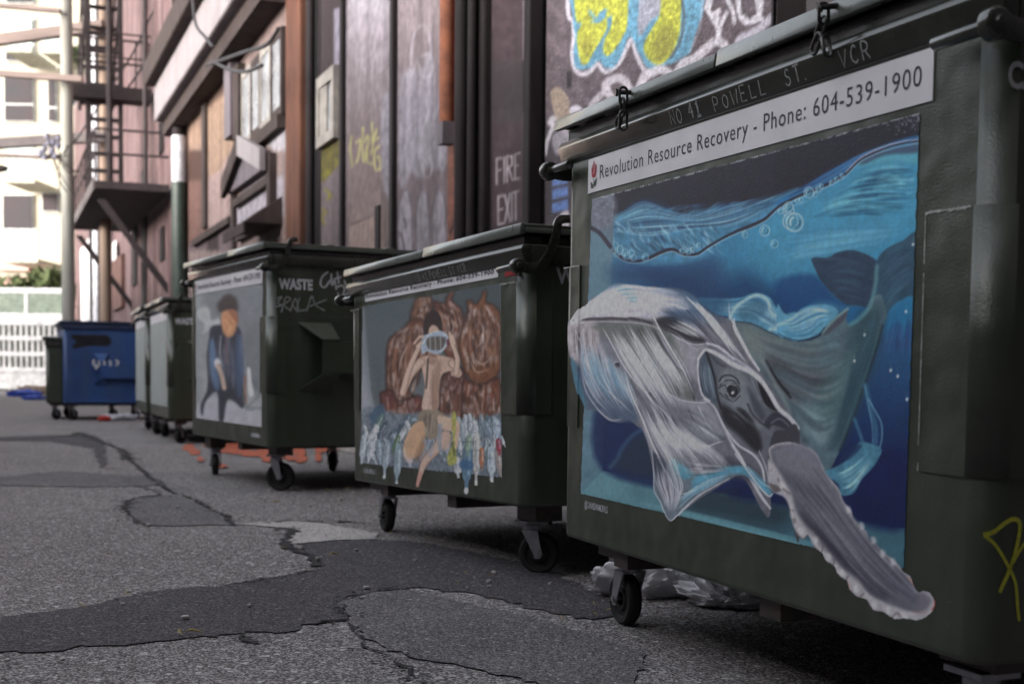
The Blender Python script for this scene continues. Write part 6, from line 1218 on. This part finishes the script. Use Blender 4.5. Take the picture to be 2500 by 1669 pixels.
bag([(1000,740),(1040,730),(1060,760),(1100,730),(1130,660),(1155,670),(1150,740),(1210,770),(1262,860),(1262,1150),(1240,1300),(1100,1380),(1000,1300),(950,1150),(945,1020),(1000,850),(1010,800)],[(1020,760),(960,1000),(1000,1280)],[(1180,760),(1260,960),(1230,1280)],110,(132,80,52))
bag([(980,1330),(1100,1380),(1240,1320),(1262,1400),(1262,1700),(1150,1850),(1030,1820),(970,1650),(960,1450)],[(980,1340),(970,1560),(1050,1820)],[(1250,1340),(1260,1600),(1180,1830)],90,(120,66,46))
for pth in ([(1090,880),(1130,960),(1110,1060),(1060,1100)],[(1060,1180),(1130,1220),(1200,1150)],[(1020,1180),(1080,1280),(1180,1250)],[(880,860),(900,930),(880,1000)],[(560,1060),(500,1180),(480,1300)]): c.stroke(pth,12,(208,184,170),.6,3,taper=(.3,.4))
c.T=(820,850,2.613)
c.poly([(150,440),(230,370),(330,400),(450,420),(560,400),(700,420),(900,470),(1070,430),(1070,850),(150,760)],(110,122,134),8,1,noise=.3,ncell=7)
c.poly([(215,420),(300,350),(310,450),(250,500)],(60,92,120),5,.8)
c.clip=None
r=np.random.default_rng(4); cols=[(150,166,180),(84,112,136),(178,186,194),(120,140,150),(66,86,104),(196,200,204),(96,130,120)]
def bottle(x,y,L_,w,ang,col,cap=None):
    dx,dy=math.sin(ang),math.cos(ang); P=lambda t,s:(x+dx*L_*t+dy*s*w*.5,y+dy*L_*t-dx*s*w*.5)
    c.poly([P(0,-.8),P(0,.8),P(.62,1),P(.8,.45),P(1,.4),P(1,-.4),P(.8,-.45),P(.62,-1)],col,1.2,.9,noise=.2,ncell=5)
    c.stroke([P(0,-.8),P(.62,-1),P(.8,-.5),P(1,-.4)],4,(56,66,78),.7,1); c.stroke([P(.1,.3),P(.6,.4)],6,(216,220,224),.7,1.5); c.stroke([P(.1,-.3),P(.5,-.4)],4,(70,90,104),.6,1); c.stroke([P(.3,-.9),P(.3,.9)],4,(90,104,116),.6,1)
    if cap: c.stroke([P(.97,0),P(1.03,0)],w*.5,cap,.9,1)
inside=[]
for k in range(120):
    x=r.uniform(180,1050); y=r.uniform(420,600)+(60 if x<250 else 0); bottle(x,y,r.uniform(70,150),r.uniform(18,40),r.uniform(-.6,.5),cols[r.integers(len(cols))])
for x,y,L_,w,a,col,cap in ((180,560,180,40,-.1,(176,186,196),None),(230,600,130,40,-.2,(186,192,200),None),(270,590,150,40,.1,(140,158,172),None),(330,600,220,44,-.1,(150,166,178),(190,196,196)),(400,560,110,30,-.35,(80,120,70),None),(400,620,250,48,-.05,(140,164,176),(200,204,200)),(460,640,120,44,.1,(172,176,188),None),(770,700,130,50,.1,(190,192,196),None),(800,470,120,44,.1,(150,164,176),None),(845,640,270,62,-.05,(90,130,160),(220,220,220)),(900,560,300,50,-.02,(190,186,180),(210,206,196)),(930,640,130,30,0,(206,110,56),None),(990,640,200,54,.02,(176,190,204),(220,224,230)),(1030,640,180,40,.1,(170,150,140),None),(1035,580,100,34,.1,(176,40,60),None),(850,560,120,40,-.1,(130,160,130),None),(560,600,150,44,-.1,(150,162,180),None),(700,560,130,40,.1,(150,160,176),None),(950,470,120,60,.4,(120,140,156),None),(1020,460,110,50,.1,(166,184,204),None)): bottle(x,y,L_,w,a,col,cap)
c.stroke([(815,740),(850,745)],60,(50,100,150),.8,3)
# person
sk=(196,160,138); sd=(140,100,80)
def limb(pts,w,col=sk): c.stroke(pts,[q+6 for q in w] if isinstance(w,list) else w+6,(110,78,64),.9,1.5); c.stroke(pts,w,col,1,2); c.stroke([(x-4,y+2) for x,y in pts],[q*.35 for q in w] if isinstance(w,list) else w*.35,(222,190,168),.5,4)
c.T=(820,500,3.136)
c.poly([(640,1180),(700,1150),(780,1150),(900,1180),(930,1260),(820,1290),(790,1400),(780,1560),(660,1560),(680,1400),(660,1260)],sk,2,1,noise=.08)
c.poly([(660,1560),(690,1400),(680,1250),(710,1240),(720,1400),(700,1560)],(210,176,156),6,.8); c.poly([(740,1560),(730,1360),(770,1220),(800,1200),(800,1400),(780,1560)],sd,8,.5)
c.stroke([(705,1180),(700,1280),(690,1400)],14,(60,48,44),.8,3); c.stroke([(740,1260),(745,1400),(740,1560)],5,(150,112,92),.7,2)
limb([(650,1200),(570,1300),(510,1440)],[60,54,48]); limb([(510,1440),(560,1260),(620,1120),(650,1060)],[46,42,34,28]); limb([(890,1210),(940,1290),(900,1290)],[54,50,40]); limb([(920,1290),(930,1180),(900,1080),(880,1010)],[40,36,30,26])
c.poly([(680,870),(740,800),(800,850),(815,960),(800,1060),(760,1000),(740,930),(710,1000),(690,1080),(670,980)],(58,44,44),3,.95,noise=.2,ncell=8)
c.poly([(710,960),(745,920),(790,960),(790,1100),(770,1200),(745,1235),(720,1200),(705,1100)],sk,2,1); c.poly([(715,1130),(780,1130),(770,1200),(745,1230),(722,1200)],sd,6,.5); c.stroke([(730,1150),(760,1155)],10,(96,60,54),.8,2); c.stroke([(720,1120),(712,1180),(730,1220)],6,(90,60,50),.5,2)
c.poly([(650,1080),(665,1010),(700,990),(790,965),(850,990),(860,1050),(820,1120),(760,1140),(700,1120),(665,1140)],(150,166,186),2,1,noise=.2,ncell=6); c.poly([(700,1020),(830,1010),(830,1070),(800,1110),(710,1100)],(92,84,72),3,.9,noise=.3,ncell=5)
for x in (720,760,800): c.stroke([(x,1010),(x+4,1110)],7,(176,182,190),.8,1.5)
c.stroke([(660,1070),(720,990),(800,970),(855,1010),(850,1060),(800,1130)],7,(206,214,226),.8,1.5); c.poly([(850,1030),(875,1030),(875,1070),(850,1070)],(110,40,56),3,.9)
for pth in ([(600,1060),(640,1010),(670,1010)],[(620,1080),(660,1050)],[(870,980),(880,1050),(900,1100)],[(890,1000),(910,1060)]): c.stroke(pth,16,(210,174,152),.95,2)
c.T=(820,850,2.613)
c.poly([(545,400),(600,390),(660,400),(700,440),(680,520),(620,580),(570,560),(530,500),(520,450)],(150,132,112),2,1,noise=.12); c.flow([(560,400),(550,470),(590,560)],[(660,410),(650,480),(610,570)],26,6,[(100,84,70),(184,168,148)],.6,1.5)
c.poly([(520,470),(560,470),(570,560),(560,640),(500,700),(440,700),(430,640),(445,570),(490,490)],(206,160,120),2,1,noise=.08); c.poly([(540,600),(570,570),(560,680),(500,720)],(150,104,76),8,.6); c.stroke([(435,640),(450,700),(480,720)],20,(220,184,150),.8,3)
c.poly([(650,430),(720,440),(780,460),(790,520),(770,640),(740,640),(745,540),(690,520),(660,500)],(210,172,146),2,1,noise=.06); limb([(700,560),(640,640),(570,720),(540,800),(520,870)],[70,60,46,30,22]); c.poly([(660,540),(730,560),(720,640),(650,640)],(200,166,146),6,.8); c.stroke([(540,800),(520,885)],22,(206,140,124),.9,2)
c.stroke([(570,590),(610,620),(600,680)],30,(150,156,176),.6,5); c.stroke([(430,660),(470,730),(480,700)],12,(190,170,190),.6,3)
c.poly([(738,430),(760,405),(768,450),(760,600),(770,720),(720,745),(712,680),(745,600)],(176,176,70),2,.9,noise=.25,ncell=5); c.stroke([(745,600),(755,680)],12,(70,80,40),.7,2)
c.stroke([(665,490),(660,600),(670,660)],26,(140,150,170),.75,3)
c.a=np.clip((c.a-.42)*1.12+.44,.02,.97); _l=c.a.mean(-1,keepdims=True); c.a=_l+(c.a-_l)*.72
painted_sheet('mural',FB,.09,1.60,.245,1.035,-.0012,CM2,mural_m,sd_,res=.005,gain=MG,only=True,cut=.5)
handwrite('signature_lettering','CANADIANMURALS',.15,.272,.30,.272,.02,.003,-.001,stencil,sd_,jit=.03,seed=13)
# ------------------------------------------------------------ MURAL 3: figure with an orange head in dark coat
CM3=Canvas(470,680,650,1060,.9,(110,116,120)); c=CM3; c.T=(0,0,1)
c.poly([(477,720),(642,692),(639,1043),(479,1021)],(126,131,136),.6,1,smooth=False,grad=((166,168,172),(560,700),(560,1040)),noise=.05)
c.clip=(c.alpha>.5).astype(np.float32); c.T=(430,560,2.34)
c.poly([(110,380),(150,370),(150,900),(115,1085)],(140,148,150),8,.9,smooth=False); c.poly([(180,330),(490,320),(490,560),(380,600),(200,500)],(112,119,126),24,.8); c.poly([(370,600),(490,560),(490,900),(400,900)],(104,110,116),20,.8)
c.poly([(120,1000),(240,960),(280,1090),(120,1085)],(178,176,186),8,.95); c.poly([(300,990),(490,1040),(490,1130),(270,1095)],(176,174,184),8,.95)
c.poly([(120,470),(160,440),(190,460),(200,520),(240,505),(250,540),(200,560),(170,590),(150,590),(160,540),(130,510)],(176,178,180),5,.95,noise=.1)
c.poly([(200,560),(250,545),(360,560),(380,700),(385,900),(400,960),(380,1020),(330,980),(290,980),(270,1090),(245,1090),(235,930),(170,980),(150,1060),(140,1000),(180,900),(175,720),(190,620)],(44,48,62),5,1,noise=.2,ncell=8)
c.flow([(200,580),(190,740),(190,920)],[(370,580),(380,760),(390,950)],34,10,[(96,112,140),(46,48,60),(78,86,102),(118,130,152)],.6,4)
c.poly([(190,640),(215,640),(235,740),(250,900),(215,900),(195,760)],(84,120,168),6,.75); c.poly([(340,620),(370,620),(385,860),(355,960),(340,800)],(64,92,136),6,.7)
c.poly([(240,420),(290,370),(340,390),(355,450),(330,480),(270,480),(240,460)],(60,46,44),8,.9)
c.poly([(265,470),(330,460),(350,510),(335,590),(300,615),(270,590),(258,520)],(214,136,84),6,1,noise=.15,ncell=8); c.poly([(300,460),(350,480),(350,540),(320,500)],(160,80,50),5,.7); c.stroke([(285,520),(310,560),(300,590)],14,(240,170,110),.6,4)
c.stroke([(290,620),(285,700),(288,760)],16,(130,96,104),.7,4); c.stroke([(255,610),(250,700),(262,780)],9,(170,172,180),.7,3)
c.poly([(218,750),(240,735),(255,760),(240,790),(222,780)],(214,208,214),4,.95); c.stroke([(240,780),(262,840),(275,905)],26,(200,164,140),.95,3)
c.poly([(405,800),(425,800),(432,880),(445,940),(415,945)],(214,214,216),3,.95); c.stroke([(395,840),(392,900),(398,990)],16,(150,96,76),.8,4); c.stroke([(440,860),(475,940),(400,1020),(440,1030)],10,(84,100,110),.6,4)
c.stroke([(380,940),(400,1010),(490,1020)],14,(90,104,110),.6,5)
c.clip=None
c.a=np.clip((c.a-.42)*1.0+.46,.02,.97); _l=c.a.mean(-1,keepdims=True); c.a=_l+(c.a-_l)*.72; c.a*=(.93+.14*fbm(c.h,c.w,14,3,3))[...,None]
painted_sheet('mural',FD,.105,1.66,.385,1.272,-.0012,CM3,mural_m,td,res=.008,gain=MG,only=True,cut=.5)
handwrite('signature_lettering','CANADIANMURALS',1.42,.335,1.60,.335,.022,.006,-.001,stencil,td,jit=.03,seed=14)
SUN_EL,SUN_ROT,SUN_E,SUN_ANG=15,-128,.3,8
SKY_ST,SKY_SAT,EXPO=.15,.3,2.25
OPP_H,FOCUS,FSTOP=4.8,3.4,4.0
# ------------------------------------------------------------ the opposite side of the alley (outside the frame, it shades the lane) 
opp=material('opposite_render',(.32,.30,.31),rough=.9,col2=(.25,.235,.24),nscale=3)
oppd=material('light_blocker_dark',(.06,.045,.045),rough=.9,col2=(.04,.03,.03),nscale=3)
OB=empty('opposite_building',Frame(FW.world(-42.,-4.2,0.),FW.u,FW.n,FW.v).mat(),'grey rendered building on the left side of the alley outside the picture','building')
MB().box(0,60,-8,0,0,OPP_H).build('wall',opp,OB)
BLK=empty('added_light_blocker',Frame(FW.world(4.5,-4.,0.),FW.u,FW.n,FW.v).mat(),'added dark block behind the viewpoint that keeps light off the dumpster sides','building')  # unseen block added to cut light from behind on the dumpster ends
MB().box(0,6,-9,16,0,15).build('wall',oppd,BLK)
for i in range(3):
    f=MB().box(-.06,-.002,1+i*2.2,2.2+i*2.2,1.6,3.4).build('window',woodb,BLK); MB().box(-.08,-.062,1.1+i*2.2,2.1+i*2.2,1.7,3.3).build('pane',glassd,f)
for i in range(9):
    f=MB().box(3+i*6,4.4+i*6,.002,.06,2,4).build('window',woodb,OB); MB().box(3.1+i*6,4.3+i*6,.062,.08,2.1,3.9).build('pane',glassd,f)
# ------------------------------------------------------------ light
w=bpy.data.worlds.new('World'); scn.world=w; w.use_nodes=True; nt=w.node_tree; N=nt.nodes; L=nt.links
sky=N.new('ShaderNodeTexSky'); sky.sky_type='NISHITA'; sky.sun_disc=False; sky.sun_elevation=math.radians(SUN_EL); sky.sun_rotation=math.radians(SUN_ROT); sky.air_density=1; sky.dust_density=3; sky.ozone_density=1
hs=N.new('ShaderNodeHueSaturation'); hs.inputs['Saturation'].default_value=SKY_SAT; L.new(sky.outputs[0],hs.inputs['Color']); L.new(hs.outputs[0],N['Background'].inputs['Color']); N['Background'].inputs['Strength'].default_value=SKY_ST
sl=bpy.data.lights.new('sun','SUN'); sl.energy=SUN_E; sl.angle=math.radians(SUN_ANG); sl.color=(1,.96,.9); so=bpy.data.objects.new('sun',sl); C.objects.link(so)
az=math.radians(SUN_ROT); el=math.radians(SUN_EL); d=Vector((math.sin(az)*math.cos(el),math.cos(az)*math.cos(el),math.sin(el)))
so.rotation_euler=d.to_track_quat('Z','Y').to_euler(); so.location=(0,0,20)
# ------------------------------------------------------------ camera
cd=bpy.data.cameras.new('camera'); cam=bpy.data.objects.new('camera',cd); C.objects.link(cam); scn.camera=cam
Rw=Matrix([list(map(float,RC[0])),list(map(float,-RC[1])),list(map(float,-RC[2]))]).transposed(); M4=Rw.to_4x4(); M4.translation=Vector((0,0,CH)); cam.matrix_world=M4
cd.sensor_fit='HORIZONTAL'; cd.sensor_width=36; cd.lens=FPX/2500*36; cd.shift_x=0; cd.shift_y=(CY-834.5)/2500; cd.clip_end=500; cd.clip_start=.05
cd.dof.use_dof=True; cd.dof.focus_distance=FOCUS; cd.dof.aperture_fstop=FSTOP
scn.view_settings.view_transform='Standard'; scn.view_settings.look='None'; scn.view_settings.gamma=1; scn.view_settings.exposure=EXPO
scn.render.resolution_x=1024; scn.render.resolution_y=683
scn.cycles.max_bounces=8; scn.cycles.diffuse_bounces=4
